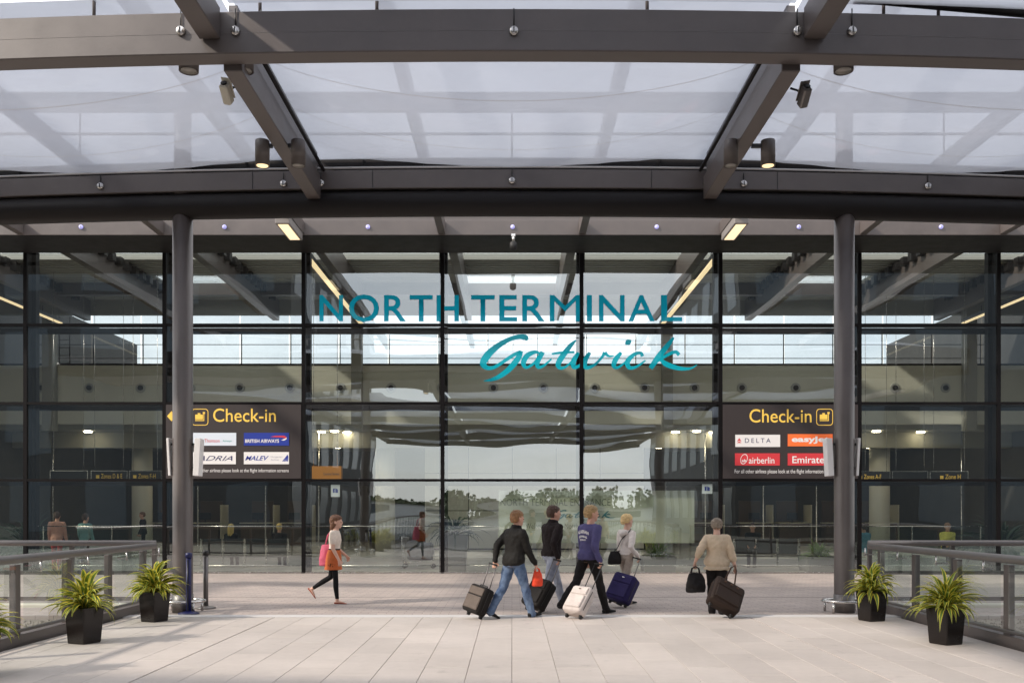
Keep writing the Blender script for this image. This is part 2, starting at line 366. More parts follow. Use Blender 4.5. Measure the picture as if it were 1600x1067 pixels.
for nm, c in [('hair_ginger', (.25, .125, .05)), ('hair_brown', (.055, .025, .013)), ('hair_sand', (.36, .23, .10)), ('hair_blond', (.66, .46, .21)), ('hair_grey', (.23, .185, .14)), ('hair_auburn', (.13, .055, .025)), ('hair_gold', (.55, .40, .12))]:
    mat(nm, c, .55, 0, .3, 30, .8, 70)
def leaf_mat(name, edge, mid):
    m = bpy.data.materials.new(name); m.use_nodes = True; nt = m.node_tree; b = nt.nodes['Principled BSDF']; b.inputs['Roughness'].default_value = .4
    at = nt.nodes.new('ShaderNodeAttribute'); at.attribute_name = 'across'
    cr = nt.nodes.new('ShaderNodeValToRGB'); cr.color_ramp.elements[0].position = .25; cr.color_ramp.elements[0].color = (*mid, 1)
    cr.color_ramp.elements[1].position = .55; cr.color_ramp.elements[1].color = (*edge, 1)
    tr = nt.nodes.new('ShaderNodeBsdfTranslucent'); mx = nt.nodes.new('ShaderNodeMixShader'); mx.inputs[0].default_value = .3
    nt.links.new(at.outputs['Fac'], cr.inputs[0]); nt.links.new(cr.outputs[0], b.inputs['Base Color']); nt.links.new(cr.outputs[0], tr.inputs[0])
    nt.links.new(b.outputs[0], mx.inputs[1]); nt.links.new(tr.outputs[0], mx.inputs[2]); nt.links.new(mx.outputs[0], nt.nodes['Material Output'].inputs[0]); MATS[name] = m
leaf_mat('leaf_variegated', (.74, .64, .09), (.13, .21, .035)); leaf_mat('leaf_green', (.17, .27, .06), (.10, .18, .04)); leaf_mat('leaf_palm', (.03, .06, .03), (.02, .045, .025))

# ------------------------------------------------------------------ ground
struct('ground', MB().add([(-700,-900,-.45),(700,-900,-.45),(700,600,-.45),(-700,600,-.45)], [(0,1,2,3)]), 'ground', 'open ground around the terminal')
TW = .475; NX = 13
deck = struct('walkway', MB().box(-6.4, 6.4, -45, 14.86, -.40, -.045), 'joint', 'pale paved walkway leading to the terminal entrance')
TL = 1.425; rows = [(14.86 - TL*(i+1), 14.86 - TL*i) for i in range(5)]
tile_me = {}
def tile_mesh(w, l, m):
    k = (round(w, 3), round(l, 3), m)
    if k not in tile_me:
        me = MB().bbox(-w/2, w/2, -l/2, l/2, -.04, 0, .003).mesh('tile'); me.materials.append(MATS[m]); tile_me[k] = me
    return tile_me[k]
for c in range(-NX, NX):
    x0 = c*TW + (.009 if c in (-8, 8) else .0022); x1 = (c+1)*TW - (.009 if c in (-9, 7) else .0022)
    sh = (c % 3) * TL/3; y = 14.86 - sh; cuts = [14.86]
    if sh < .01: y -= TL
    while y > 8.0: cuts.append(y); y -= TL
    for a, b in zip(cuts, cuts[1:]):
        w, l = x1 - x0, a - b - .004
        put('tile', tile_mesh(w, l, random.choice(['tile_a', 'tile_a', 'tile_b', 'tile_c'])), None, deck, at=((x0+x1)/2, (a+b)/2, random.uniform(-.0008, .0008)))
rest = MB()                                    # paving behind and below the camera, out of the picture
for c in range(-NX, NX):
    y = 14.86 - (c % 3)*TL/3
    while y > 8.0: y -= TL
    top = min(y + TL, 14.86)
    while top - TL > -44:
        rest.box(c*TW + .003, (c+1)*TW - .003, top - 2*TL + .004, top - TL, -.04, -.001) if top - TL < 8.0 else None
        top -= TL
put('paving', rest, 'tile_a', deck)['kind'] = 'stuff'
fc = struct('forecourt', MB().box(-26, 26, 15.18, 25.5, -.40, -.006), 'forecourt', 'pinkish grey paved forecourt in front of the glass wall')
part('kerb_strip', MB().bbox(-6.3, 6.3, 14.87, 15.176, -.4, .006, .004), 'strip_white', fc)
part('drain_slot', MB().box(-26, 26, 18.37, 18.42, -.02, -.002), 'joint', fc)
for s in (-1, 1):
    a, b = sorted((s*6.42, s*20))
    g = struct('gravel_bed', MB().box(a, b, -20, 15.17, -.42, -.07), 'gravel', 'gravel bed beside the %s of the walkway' % ('left' if s < 0 else 'right'))
    peb = MB()
    for k in range(2600):
        x = s*random.uniform(6.5, 10.5); y = random.uniform(8, 15.1); r = random.uniform(.012, .035)
        q = [Vector((random.uniform(-1,1), random.uniform(-1,1), random.uniform(-.5,.9)))*r for _ in range(1)]
        peb.add([(x-r, y, -.07), (x, y-r, -.07), (x+r, y, -.07), (x, y+r, -.07), (x+q[0].x*.4, y+q[0].y*.4, -.07+r)], [(0,1,4),(1,2,4),(2,3,4),(3,0,4)])
    put('pebbles', peb, 'gravel', g)['kind'] = 'stuff'

# ------------------------------------------------------------------ terminal building
FY = 25.4
bld = thing('terminal_building', 'large glass fronted airport terminal with dark frames and olive inner wall', 'building', (0, FY, 0))
MX = [-20.9 + 3.8*i for i in range(12)]
MZ = [0.0, 2.54, 4.64, 6.78, 8.88]
front = part('frame_head', MB().box(-21, 21, FY-.10, FY+.25, 8.88, 9.06), 'mullion', bld)
part('sill', MB().bbox(-21, 21, FY-.06, FY+.2, 0.0, .03, .006), 'stainless', bld)
mm = MB().box(-.05, .05, -.06, -.001, 0, 8.876).box(-.035, .035, -.001, .24, .035, 8.876).mesh('mullion')
fin = MB().box(-.115, .115, .30, .50, .0, 8.876).mesh('inner_mullion')
for x in MX: put('mullion', mm, 'mullion', bld, at=(x, FY, 0)); put('inner_mullion', fin, 'mullion', bld, at=(x, FY, 0))
for z in MZ[1:4]: part('inner_rail', MB().box(-20.8, 20.8, FY+.52, FY+.60, z-.14, z+.02), 'mullion', bld)
for z in MZ[1:4]:
    for i in range(len(MX)-1):
        put('transom', MB().box(MX[i]+.052, MX[i+1]-.052, -.055, .20, -.035, .035), 'mullion', bld, at=(0, FY, z))
pane_me = {}
for j in range(4):
    h = MZ[j+1] - MZ[j]; a = .034 if j else .032; b = .037
    me = MB().add([(-1.845, 0, a), (1.845, 0, a), (1.845, 0, h-b), (-1.845, 0, h-b)], [(0,1,2,3)]).mesh('pane'); me.materials.append(MATS['facade_glass']); pane_me[j] = me
SIGN_BAYS = (3, 7)
for i in range(len(MX)-1):
    for j in range(4):
        if j == 1 and i in SIGN_BAYS: continue
        p = put('pane', pane_me[j], None, bld, at=((MX[i]+MX[i+1])/2, FY-.02, MZ[j]))
        p.rotation_euler = (R(random.uniform(-.12, .12)), 0, R(random.uniform(-.15, .15)))
# guard bars behind the lowest panes
for i in range(2, 9):
    part('guard_bar', MB().cyl((MX[i]+.13, FY+.32, .19), (MX[i+1]-.13, FY+.32, .19), .014, 8), 'stainless', bld)
    part('guard_bar', MB().cyl((MX[i]+.13, FY+.32, 1.28), (MX[i+1]-.13, FY+.32, 1.28), .011, 8), 'stainless', bld)
# hall
part('hall_floor', MB().box(-21, 21, FY+.21, 52, -.3, -.004), 'hall_floor', bld)
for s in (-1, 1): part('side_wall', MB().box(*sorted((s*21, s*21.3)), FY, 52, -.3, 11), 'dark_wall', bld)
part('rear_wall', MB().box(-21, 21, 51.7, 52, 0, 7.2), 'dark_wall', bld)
WY = 37.4
bw = part('upper_wall', MB().box(-21, 21, WY, WY+.3, 5.2, 7.56), 'olive_wall', bld)
part('lower_ceiling', MB().box(-21, 21, WY+.3, 51.7, 5.0, 5.2), 'soffit', bld)
part('rear_roof', MB().box(-21, 21, WY+.3, 52, 7.2, 7.4), 'roof_grey', bld)
part('bulkhead', MB().box(-21, 21, WY+1.6, WY+1.8, 4.35, 4.995), 'soffit', bld)
noz = MB().lathe([(.20, 0), (.20, .03), (.17, .045), (.13, .03)], n=20, M=Matrix.Rotation(R(90), 4, 'X')).mesh('air_nozzle')
hole = MB().lathe([(.105, 0), (.105, .075), (.08, .08)], n=16, M=Matrix.Rotation(R(90), 4, 'X')).mesh('nozzle_hole')
for px in (66,140,220,298,375,453,532,611,690,771,849,929,1007,1085,1159,1243,1320,1398,1477,1556):
    q = U(px, 606, WY); n = put('air_nozzle', noz, 'nozzle_white', bw, at=(q.x, WY-.002, q.z)); put('nozzle_hole', hole, 'black', n, at=(q.x, WY-.006, q.z))
# clerestory
cl = part('clerestory_sill', MB().box(-21, 21, WY-.02, WY+.28, 7.562, 7.63), 'mullion', bld)
part('clerestory_head', MB().box(-21, 21, WY, WY+.3, 9.62, 10.3), 'soffit', bld)
for k in range(21):
    x = -21 + 2*k
    part('clerestory_pane', MB().add([(x+.03, WY+.15, 7.632), (x+1.97, WY+.15, 7.632), (x+1.97, WY+.15, 9.618), (x+.03, WY+.15, 9.618)], [(0,1,2,3)]), 'clerestory_glass', bld)
for x in (-18.5, -6.2, 6.2, 18.3):
    part('pillar', MB().box(x-.2, x+.2, WY-.5, WY-.03, 4.9, 9.9), 'soffit', bld)
# roof railing outside the clerestory
rail = MB(); RY = 40.5
for z in (8.35, 8.95, 9.5): rail.cyl((-21, RY, z), (21, RY, z), .018, 6)
for k in range(20):
    x = -20.4 + 2.15*k; rail.box(x-.02, x+.02, RY-.02, RY+.02, 7.4, 9.5)
part('roof_railing', rail, 'steel_dark', bld)
lad = MB()
for dx in (-.22, .22): lad.cyl((-18.9+dx, 39.2, 7.4), (-18.9+dx, 39.2, 9.9), .022, 6)
for k in range(7): lad.cyl((-19.12, 39.2, 7.6+.33*k), (-18.68, 39.2, 7.6+.33*k), .015, 6)
part('roof_ladder', lad, 'steel_dark', bld)
# ceiling: ribbed deck with three rooflights and an added front band
def deck_sheet(x0, x1, y0, y1, z=10.2, p=.30):
    mb = MB(); n = int((y1-y0)/p); prof = []
    for k in range(n):
        y = y0 + k*p; prof += [(y, z), (y+p*.45, z), (y+p*.5, z+.07), (y+p*.95, z+.07)]
    prof += [(y1, z), (y1, z+.2), (y0, z+.2)]
    m = len(prof)
    mb.add([(x0, a, b) for a, b in prof] + [(x1, a, b) for a, b in prof], [(i, (i+1) % m, m+(i+1) % m, m+i) for i in range(m)])
    return mb
part('ceiling_deck', deck_sheet(-21, 21, 31.4, 33.6), 'deck', bld)
for k in range(11): part('rooflight_and_fill', MB().add([(MX[k]+.04, FY+.26, 10.3), (MX[k+1]-.04, FY+.26, 10.3), (MX[k+1]-.04, 31.38, 10.3), (MX[k]+.04, 31.38, 10.3)], [(0,1,2,3)]), 'rooflight_glass', bld)  # unseen glazed band across the roof, added to let more daylight into the hall
for a, b in ((-21, -13.2), (-9.6, -1.8), (1.8, 9.6), (13.2, 21)): part('ceiling_deck', deck_sheet(a, b, 33.62, WY), 'deck', bld)
for a, b in ((-13.1, -9.7), (-1.7, 1.7), (9.7, 13.1)):
    part('ceiling_deck', deck_sheet(a, b, 36.5, WY), 'deck', bld)
    part('rooflight_and_fill', MB().box(a, b, 33.64, 36.48, 10.29, 10.30), 'rooflight_glass', bld)
part('roof_edge', MB().box(-21, 21, FY-.1, FY+.24, 9.065, 10.5), 'steel', bld)
part('cross_beam', MB().box(-21, 21, 34.6, 34.85, 9.75, 10.18), 'steel', bld)
for x in (-17.1, -13.3, -9.5, -5.7, -1.75, 1.75, 5.7, 9.5, 13.3, 17.1):
    bm = part('roof_beam', MB().box(x-.13, x+.13, FY+.3, WY-.02, 9.36, 10.17), 'steel', bld)
    if abs(x) > 6:
        s = -1 if x < 0 else 1
        br = MB()
        for k in range(16): br.box(x-s*.14, x-s*.34, FY+1+k*.62, FY+1.28+k*.62, 9.85, 10.12)
        part('bracket_row', br, 'steel_dark', bm)
# round hall columns, core wall with panels
for x in (-15.9, -5.45, 15.8, -26):
    if abs(x) < 21: part('hall_column', MB().cyl((x, 39.9, 0), (x, 39.9, 5.0), .42, 28), 'cream', bld)
core = part('core_wall', MB().box(-3.9, 5.9, 41.05, 41.4, 0, 4.99), 'black', bld)
k = 0
for i in range(5):
    for z0, z1 in ((.05, 1.7), (1.73, 3.35), (3.38, 4.96)):
        x0 = -3.85 + i*1.94; part('panel', MB().bbox(x0, x0+1.91, 41.0, 41.049, z0, z1, .006), 'cream_panel', core)
for x in (-19, -13, -10.2, -8, 8, 10.4, 12.6, 18.6):
    part('thin_post', MB().cyl((x, 38.4, 0), (x, 38.4, 4.99), .03, 8), 'stainless', bld)
# inner glass screens
for s in (-1, 1):
    for i in range(4):
        x0 = s*(9.7 + i*2.0)
        a, b = sorted((x0, x0 + s*1.96)); part('glass_screen', MB().add([(a, 27.1, .02), (b, 27.1, .02), (b, 27.1, 1.25), (a, 27.1, 1.25)], [(0,1,2,3)]), 'inner_glass', bld)
        part('screen_post', MB().box(x0-.015, x0+.015, 27.12, 27.15, 0, 1.27), 'stainless', bld)
# downlights of the lower ceiling; the rear grid is added to brighten the hall
for x, y in ((-17.5,38.3),(-12.5,38.9),(-11,38.2),(-13.4,38.6),(-7.9,38.5),(-7.3,38.2),(-6.9,38.8),(6.8,38.6),(7.6,38.2),(8.4,38.8),(11.6,38.3),(12.6,38.8),(15.0,38.2),(17,38.6)) + tuple((x, y) for x in (-17, -13, -9, -6.8, 7.6, 11, 15, 18.5) for y in (41.5, 44.5, 48)):
    part('hall_and_fill_downlight', MB().lathe([(.16, 0), (.16, .05)], (x, y, 4.945), 14), 'downlight_hall', bld)

# ------------------------------------------------------------------ facade lettering and signs
t = thing('wall_lettering', 'large teal capital letters NORTH TERMINAL on the glass wall', 'sign', (0, FY-.05, 6.5))
for ch, x0, x1 in [('N',499,536),('O',545,592),('R',600,634),('T',640,676),('H',682,717),('T',736,773),('E',780,808),('R',816,851),('M',859,907),('I',917,925),('N',936,976),('A',982,1023),('L',1033,1066)]:
    y0, y1 = (460, 503) if ch == 'O' else (461, 502)
    lettering(ch, (x0, y0, x1, y1), FY-.05, 'teal', t, off=0 if ch == 'M' else .012, name='letter')
STROKES = {   # name: [(x, y, width)] in pixels of an enlarged view
 'G': [[(886,237,8),(880,226,22),(855,222,18),(812,234,17),(765,262,22),(728,296,28),(710,328,26),(722,346,18),(752,346,14),(792,322,13),(832,296,14),(862,284,16)], [(864,280,14),(850,310,22),(815,352,22),(775,382,18),(740,396,12),(712,400,3)]],
 'a': [[(938,290,8),(918,284,14),(888,298,20),(872,326,20),(882,346,12),(908,334,10),(940,300,10)], [(950,284,18),(930,320,20),(930,344,14),(952,340,10),(985,312,6)]],
 't': [[(1084,236,6),(1062,258,16),(1030,300,22),(1012,332,20),(1020,348,14),(1045,342,9),(1075,312,6)], [(986,292,6),(1020,287,10),(1078,284,8)]],
 'w': [[(1094,286,12),(1074,320,20),(1076,345,16),(1102,335,10),(1132,292,12)], [(1140,286,12),(1120,320,20),(1124,346,16),(1155,338,11),(1186,308,10),(1200,286,14)], [(1200,286,14),(1215,300,9),(1236,300,5)]],
 'i': [[(1266,286,12),(1244,314,20),(1236,340,16),(1254,346,10),(1290,318,6)], [(1284,252,8),(1294,245,22),(1306,238,8)]],
 'c': [[(1352,302,14),(1344,288,12),(1318,294,14),(1292,322,20),(1298,346,16),(1326,344,10),(1364,318,6)]],
 'k': [[(1478,226,8),(1456,254,18),(1416,304,22),(1384,350,18)], [(1500,296,14),(1484,284,14),(1452,296,12),(1412,322,9)], [(1424,314,12),(1450,334,20),(1500,350,16),(1545,350,9),(1572,336,3)]]}
def script_logo(fn, Y, m, parent, mul):
    k = 0
    for ch, strokes in STROKES.items():
        mb = MB()
        for st in strokes:
            S = crom(st, 8); P = [Vector((*fn(s[0], s[1]), 0)) for s in S]; P = [U(p.x, p.y, Y) for p in P]; L = []; Rr = []
            for i, p in enumerate(P):
                d = P[min(i+1, len(P)-1)] - P[max(i-1, 0)]; d = Vector((d.x, 0, d.z)).normalized(); nn = Vector((-d.z, 0, d.x)) * max(S[i][2], 1)*.5*mul
                off = Vector((0, -.0012*k, 0)); L.append(p + nn + off); Rr.append(p - nn + off)
            n = len(P); mb.add(L + Rr, [(i, n+i, n+i+1, i+1) for i in range(n-1)]); k += 1
        o = put('letter', mb, m, parent)
t = thing('script_lettering', 'bright teal joined script lettering below the capitals on the glass', 'sign', (3.5, FY-.05, 5.2))
script_logo(lambda x, y: (480 + x/2.581, 440 + y/2.581), FY-.05, 'teal_bright', t, FY/F/2.581*1.06)

SY = FY - .075
def check_in_sign(s):
    x0, x1 = (MX[3], MX[4]) if s < 0 else (MX[7], MX[8])
    lab = 'dark brown Check-in sign panel %s' % ('with a blue airline logo, behind the left round column' if s < 0 else 'with red and orange airline logos, by the right round column')
    t = thing('check_in_sign', lab, 'sign', ((x0+x1)/2, SY, 2.54), group='check-in signs on the glass wall')
    part('board', MB().bbox(x0+.055, x1-.055, SY, FY+.01, 2.58, 4.60, .004), 'sign_brown', t)
    Y = SY - .004
    if s < 0:
        lettering('Check-in', (333, 638, 431, 659), Y, 'sign_yellow', t, off=.004)
        flat([(261, 650), (268, 642), (275, 650), (268, 658)], Y, 'sign_yellow', t, 'arrow'); ic = 300
        lettering('other airlines please look at the flight information screens', (313, 732, 451, 739), Y, 'sign_white', t)
    else:
        lettering('Check-in', (1171, 639, 1268, 660), Y, 'sign_yellow', t, off=.004); ic = 1276
        lettering('For all other airlines please look at the flight information screens', (1148, 733, 1307, 741), Y, 'sign_white', t)
    # suitcase pictogram in a rounded frame
    cx, cyy = ic + 12.5, 651.5; rr = []
    def rrect(h, r): return [(cx + sx*(h-r) + r*math.cos(a), cyy + sy*(h-r) + r*math.sin(a)) for sx, sy, a0 in ((1,1,0),(-1,1,90),(-1,-1,180),(1,-1,270)) for a in [R(a0 + 18*q) for q in range(6)]]
    o, i = rrect(13, 5), rrect(12, 4.2); n = len(o)
    mb = MB().add([U(x, y, Y) for x, y in o] + [U(x, y, Y) for x, y in i], [(k, (k+1) % n, n+(k+1) % n, n+k) for k in range(n)]); put('icon_frame', mb, 'sign_yellow', t)
    for q in ([(cx-7.5, cyy-4), (cx+4.5, cyy-4), (cx+4.5, cyy+3.5), (cx-7.5, cyy+3.5)], [(cx-3.5, cyy-6.3), (cx+.5, cyy-6.3), (cx+.5, cyy-4), (cx-3.5, cyy-4)], [(cx-7.5, cyy+4.6), (cx+6.6, cyy+4.6), (cx+6.6, cyy+6), (cx-7.5, cyy+6)], [(cx+5.4, cyy-5), (cx+6.6, cyy-5), (cx+6.6, cyy+4.6), (cx+5.4, cyy+4.6)], [(cx+4.4, cyy-8), (cx+7.8, cyy-8), (cx+7.8, cyy-5), (cx+4.4, cyy-5)]):
        flat(q, Y, 'sign_yellow', t, 'suitcase_icon')
    def logo(px, m): return plate(px, Y-.006, .012, m, t)
    Z = Y - .0085
    if s < 0:
        l = logo((299, 676, 369, 696), 'sign_ice'); lettering('Thomson', (319.5, 685.5, 343, 691), Z, 'sign_red', l); lettering('Airways', (348, 687, 362, 691), Z, 'ink_green', l)
        l = logo((381, 676, 451.5, 696), 'sign_navy'); lettering('BRITISH AIRWAYS', (383, 686, 436, 691.5), Z, 'sign_white', l, off=.02)
        flat([(422, 682.4), (430, 680.6), (444, 680.4), (448, 682.5), (446, 685), (441, 683.2)], Z, 'sign_red', l); flat([(439, 687.6), (446, 684.6), (448, 683.4), (447.6, 686), (444, 688)], Z, 'sign_white', l)
        l = logo((299, 706, 368.5, 725), 'sign_white'); lettering('ADRIA', (307, 712, 363, 719.5), Z, 'ink_navy', l, shear=.45)
        l = logo((381, 706, 451.5, 725), 'sign_white'); lettering('MALEV', (383, 712, 420, 719), Z, 'sign_navy', l, shear=.4, off=.015); lettering('Hungarian', (423, 712, 441, 715.5), Z, 'ink_grey', l); lettering('Airlines', (423, 716.5, 436, 719.2), Z, 'ink_grey', l)
        for q in range(4): flat([(441 + q*2.4, 720.5), (442.6 + q*2.4, 720.5), (449.6 + q*.3, 711 + q*.8), (449.2 + q*.3, 710 + q*.6)], Z, 'sign_navy', l)
    else:
        l = logo((1149, 679, 1219, 698), 'sign_white'); lettering('DELTA', (1164, 684.5, 1204, 691.5), Z, 'ink_navy', l, space=1.5)
        flat([(1155, 684), (1158.6, 689.6), (1155, 688.2), (1151.6, 689.6)], Z, 'sign_red', l); flat([(1155, 689.4), (1159, 691.8), (1151, 691.8)], Z, 'sign_red', l)
        l = logo((1231, 678, 1301, 697), 'sign_orange_red'); lettering('easyJet', (1237, 681.5, 1296, 693), Z, 'sign_white', l, off=.035)
        l = logo((1148.5, 708, 1218.5, 727), 'sign_red'); lettering('airberlin', (1170, 714, 1210, 724), Z, 'sign_white', l, off=.006)
        C2 = [(1162.5 + 5.6*math.cos(a)*1.0 + 1.5*math.sin(-a), 717 + 8*math.sin(a)) for a in [2*math.pi*q/28 for q in range(28)]]; C3 = [(1162.5 + (x-1162.5)*.86, 717 + (y-717)*.86) for x, y in C2]; n = 28
        put('emblem', MB().add([U(x, y, Z) for x, y in C2] + [U(x, y, Z) for x, y in C3], [(q, (q+1) % n, n+(q+1) % n, n+q) for q in range(n)]), 'sign_white', l)
        lettering('ab', (1159, 717, 1166, 721.5), Z, 'sign_white', l, off=.02)
        l = logo((1231, 708, 1301, 727), 'sign_red'); lettering('Emirates', (1238, 712.5, 1294, 723.5), Z, 'sign_white', l, off=.012)
check_in_sign(-1); check_in_sign(1)
# frosted welcome banner on the inside of the glass
BY = FY + .26
t = thing('frosted_banner', 'pale frosted welcome banner behind the walking group, on the lower glass', 'banner', (2.3, BY, .8))
for a, b in ((779, 907), (913, 1085)):
    p0, p1 = U(a, 848, BY), U(b, 766, BY); part('sheet', MB().add([p0, (p1.x, BY, p0.z), p1, (p0.x, BY, p1.z)], [(0,1,2,3)]), 'frosted', t)
lettering('NORTH TERMINAL ENTRANCE', (782, 779, 954, 790), BY-.004, 'ink_faint', t)
script_logo(lambda x, y: (864 + (x-700)*.1115, 797 + (y-220)*.088), BY-.006, 'teal_dark', t, FY/F*.10)
lettering('Welcome to the North Terminal', (821, 817, 937, 826), BY-.004, 'ink_faint', t)
for px, lab in (((517, 757, 531, 776), 'small white notice with blue symbol on the glass above the woman in orange'), ((1097, 756, 1113, 771), 'small pale blue notice on the glass right of the frosted banner')):
    t = thing('glass_notice', lab, 'notice', U((px[0]+px[2])/2, px[3], FY+.03), group='notices stuck on the glass')
    plate(px, FY+.03, .004, 'sign_ice', t, 'sheet'); x, y = (px[0]+px[2])/2, (px[1]+px[3])/2
    flat([(x-4, y+3), (x-4, y-3), (x-1, y-4), (x-1, y+3)], FY+.026, 'sign_navy', t, 'symbol'); flat([(x, y+3), (x, y-4), (x+4, y-2), (x+4, y+3)], FY+.026, 'sign_navy', t, 'symbol')
HY = 33.0
for px, txt, tb, lab in (((142, 735, 199, 749), 'Zones D & E', (158, 740, 191, 747), 'hanging black sign reading Zones D & E in yellow'), ((202, 735, 252, 749), 'Zones F-H', (216, 740, 243, 747), 'hanging black sign reading Zones F-H in yellow'),
        ((78, 735, 137, 749), None, None, 'blank dark hanging sign at the far left of the hall'), ((1346, 736, 1391, 750), 'Zones A-F', (1350, 741, 1377, 748), 'hanging black sign reading Zones A-F in yellow'),
        ((1394, 736, 1450, 750), None, None, 'blank dark hanging sign between the two lettered signs on the right'), ((1453, 736, 1513, 750), 'Zone H', (1477, 741, 1501, 748), 'hanging black sign reading Zone H in yellow')):
    p = U((px[0]+px[2])/2, px[3], HY); t = thing('hanging_sign', lab, 'sign', p, group='zone signs hanging in the hall')
    plate(px, HY, .12, 'black', t, 'board')
    for x in (px[0]+6, px[2]-6):
        a = U(x, px[1], HY+.06); part('hanger_rod', MB().cyl(a, (a.x, a.y, 10.2), .008, 6), 'stainless', t)
    fr = MB(); p0, p1 = U(px[0], px[3], HY-.006), U(px[2], px[1], HY-.006)
    for a, b, c, d in ((p0.x, p1.x, p0.z, p0.z+.015), (p0.x, p1.x, p1.z-.015, p1.z), (p0.x, p0.x+.015, p0.z+.016, p1.z-.016), (p1.x-.015, p1.x, p0.z+.016, p1.z-.016)): fr.box(a, b, HY-.006, HY-.001, c, d)
    part('frame', fr, 'stainless', t)
    if txt: lettering(txt, tb, HY-.008, 'sign_yellow', t); flat([(tb[0]-8, tb[3]), (tb[0]-3, tb[3]), (tb[0]-3, tb[1]+2), (tb[0]-8, tb[1]+2)], HY-.008, 'sign_yellow', t, 'pictogram')
p = U(509, 748, HY); t = thing('hanging_sign', 'orange hanging sign right of the left Check-in panel', 'sign', p); plate((484, 728, 533, 748), HY, .25, 'sign_orange', t, 'board')
lettering('Customer Services', (505, 738, 530, 742), HY-.005, 'ink_dark', t)
for x in (490, 527): a = U(x, 728, HY+.1); part('hanger_rod', MB().cyl(a, (a.x, a.y, 10.2), .01, 6), 'stainless', t)
# ------------------------------------------------------------------ entrance canopy
can = thing('entrance_canopy', 'curved dark steel canopy with clear air cushions on two round columns', 'canopy', (0, 15.6, 0))
def curve(x): return x*x/170
XS = [-16.5 + 33*i/66 for i in range(67)]
def curved_beam(yf, yb, z0, z1, xs=XS, b=.012):
    sec = [(yf, z0+b), (yf, z1-b), (yf+b, z1), (yb-b, z1), (yb, z1-b), (yb, z0+b), (yb-b, z0), (yf+b, z0)]
    mb = MB(); mb.loft([[(x, y + curve(x), z) for y, z in sec] for x in xs], True, False); return mb
part('transverse_beam', curved_beam(10.5, 10.77, 6.90, 7.38), 'steel', can)
part('transverse_beam', curved_beam(15.27, 15.53, 7.012, 7.32), 'steel', can)
part('beam_upstand', curved_beam(15.60, 15.64, 7.20, 7.64), 'steel_dark', can)
part('ring_tube', MB().tube([(x, 15.42 + curve(x), 6.80) for x in XS], .208, 24), 'steel_dark', can)
cu = MB().tube([(x, 15.30 + curve(x), 7.365) for x in XS], .018, 8); part('cable', cu, 'strip_white', can)
part('cable', MB().tube([(x, 15.36 + curve(x), 7.395) for x in XS], .012, 6), 'black_metal', can)
for x in (-4.3, -2.3, 2.3, 4.4, -8.7, 8.7): part('splice_line', MB().box(x-.004, x+.004, 15.262 + curve(x), 15.275 + curve(x), 7.02, 7.31), 'black_metal', can)
for k in range(24):
    x = -11.5 + k; part('film_clip', MB().box(x-.012, x+.012, 15.57 + curve(x), 15.599 + curve(x), 7.325, 7.6), 'steel_dark', can)
BAYS = [(-16.5, -9.9), (-9.9, -3.3), (-3.3, 3.3), (3.3, 9.9), (9.9, 16.5)]  # outermost bays are out of view, added to filter the sun evenly
RX = (-16.3, -9.8, -3.26, 3.26, 9.8, 16.3)
for x in RX:
    rb = part('rib', MB().bbox(x-.11, x+.11, 10.775 + curve(x), 15.215 + curve(x), 6.83, 7.20, .01), 'steel', can)
    s = 1 if x < 0 else -1
    part('film_clamp', MB().box(x-.05, x+.05, 10.78 + curve(x), 15.25 + curve(x), 7.202, 7.60), 'rail_metal', rb)
    part('conduit', MB().cyl((x+s*.16, 10.8 + curve(x), 7.30), (x+s*.16, 15.2 + curve(x), 7.30), .03, 8), 'steel_dark', rb)
    x2 = x * 1.055
    if x > -5: part('rib', MB().bbox(x2-.12, x2+.12, 3.4, 10.495 + curve(x), 7.06, 7.42, .01), 'steel', can)
    part('rib', MB().bbox(x2-.12, x2+.12, -26 if abs(x) < 10 else -4, 3.15, 7.06, 7.42, .01), 'steel', can)
for y in (3.15, -4.2, -11.5, -18.8, -26.1): part('transverse_beam', curved_beam(y, y+.27, 6.95, 7.42, [(-16.5 if y > -5 else -10.5) + i for i in range(34 if y > -5 else 22)]), 'steel', can)
def cushion(x0, x1, yf, yb, zf, dn, up, nx=28, ny=18):
    vs = []; fs = []
    for sgn, d in ((-1, dn), (1, up)):
        o = len(vs)
        for j in range(ny+1):
            for i in range(nx+1):
                u, v = i/nx, j/ny; x = x0 + (x1-x0)*u; y = yf + (yb-yf)*v + curve(x)
                w = (1-(2*u-1)**2)**.8 * (1-(2*v-1)**2)**.8
                wr = .012*math.sin(u*60)*(1-w)*(1-abs(2*v-1))**.3 * (w > 0)
                vs.append((x, y, zf + sgn*d*w + wr))
        for j in range(ny):
            for i in range(nx):
                a = o + j*(nx+1) + i; q = (a, a+1, a+nx+2, a+nx+1); fs.append(q if sgn > 0 else q[::-1])
    return MB().add(vs, fs, True)
def seam_ribbon(x0, x1, yf, yb, zf, dn, fix, val, hw=.012, n=30):
    P = []
    for i in range(n+1):
        row = []
        for q in (-1, 1):
            t = .02 + .96*i/n; u, v = (t, val) if fix == 'v' else (val, t)
            if fix == 'v': v += q*hw/(yb-yf)
            else: u += q*hw/(x1-x0)
            x = x0 + (x1-x0)*u; w = (1-(2*u-1)**2)**.8 * (1-(2*v-1)**2)**.8; row.append((x, yf + (yb-yf)*v + curve(x), zf - dn*w - .012))
        P.append(row)
    return MB().add([p for r in P for p in r], [(2*i, 2*i+1, 2*i+3, 2*i+2) for i in range(n)], True)
for a, b in BAYS[1:4]:
    for fix, val in (('v', .28), ('v', .55), ('v', .80)):
        part('film_seam', seam_ribbon(a+.06, b-.06, 10.60, 15.57, 7.61, .72, fix, val), 'seam', can)
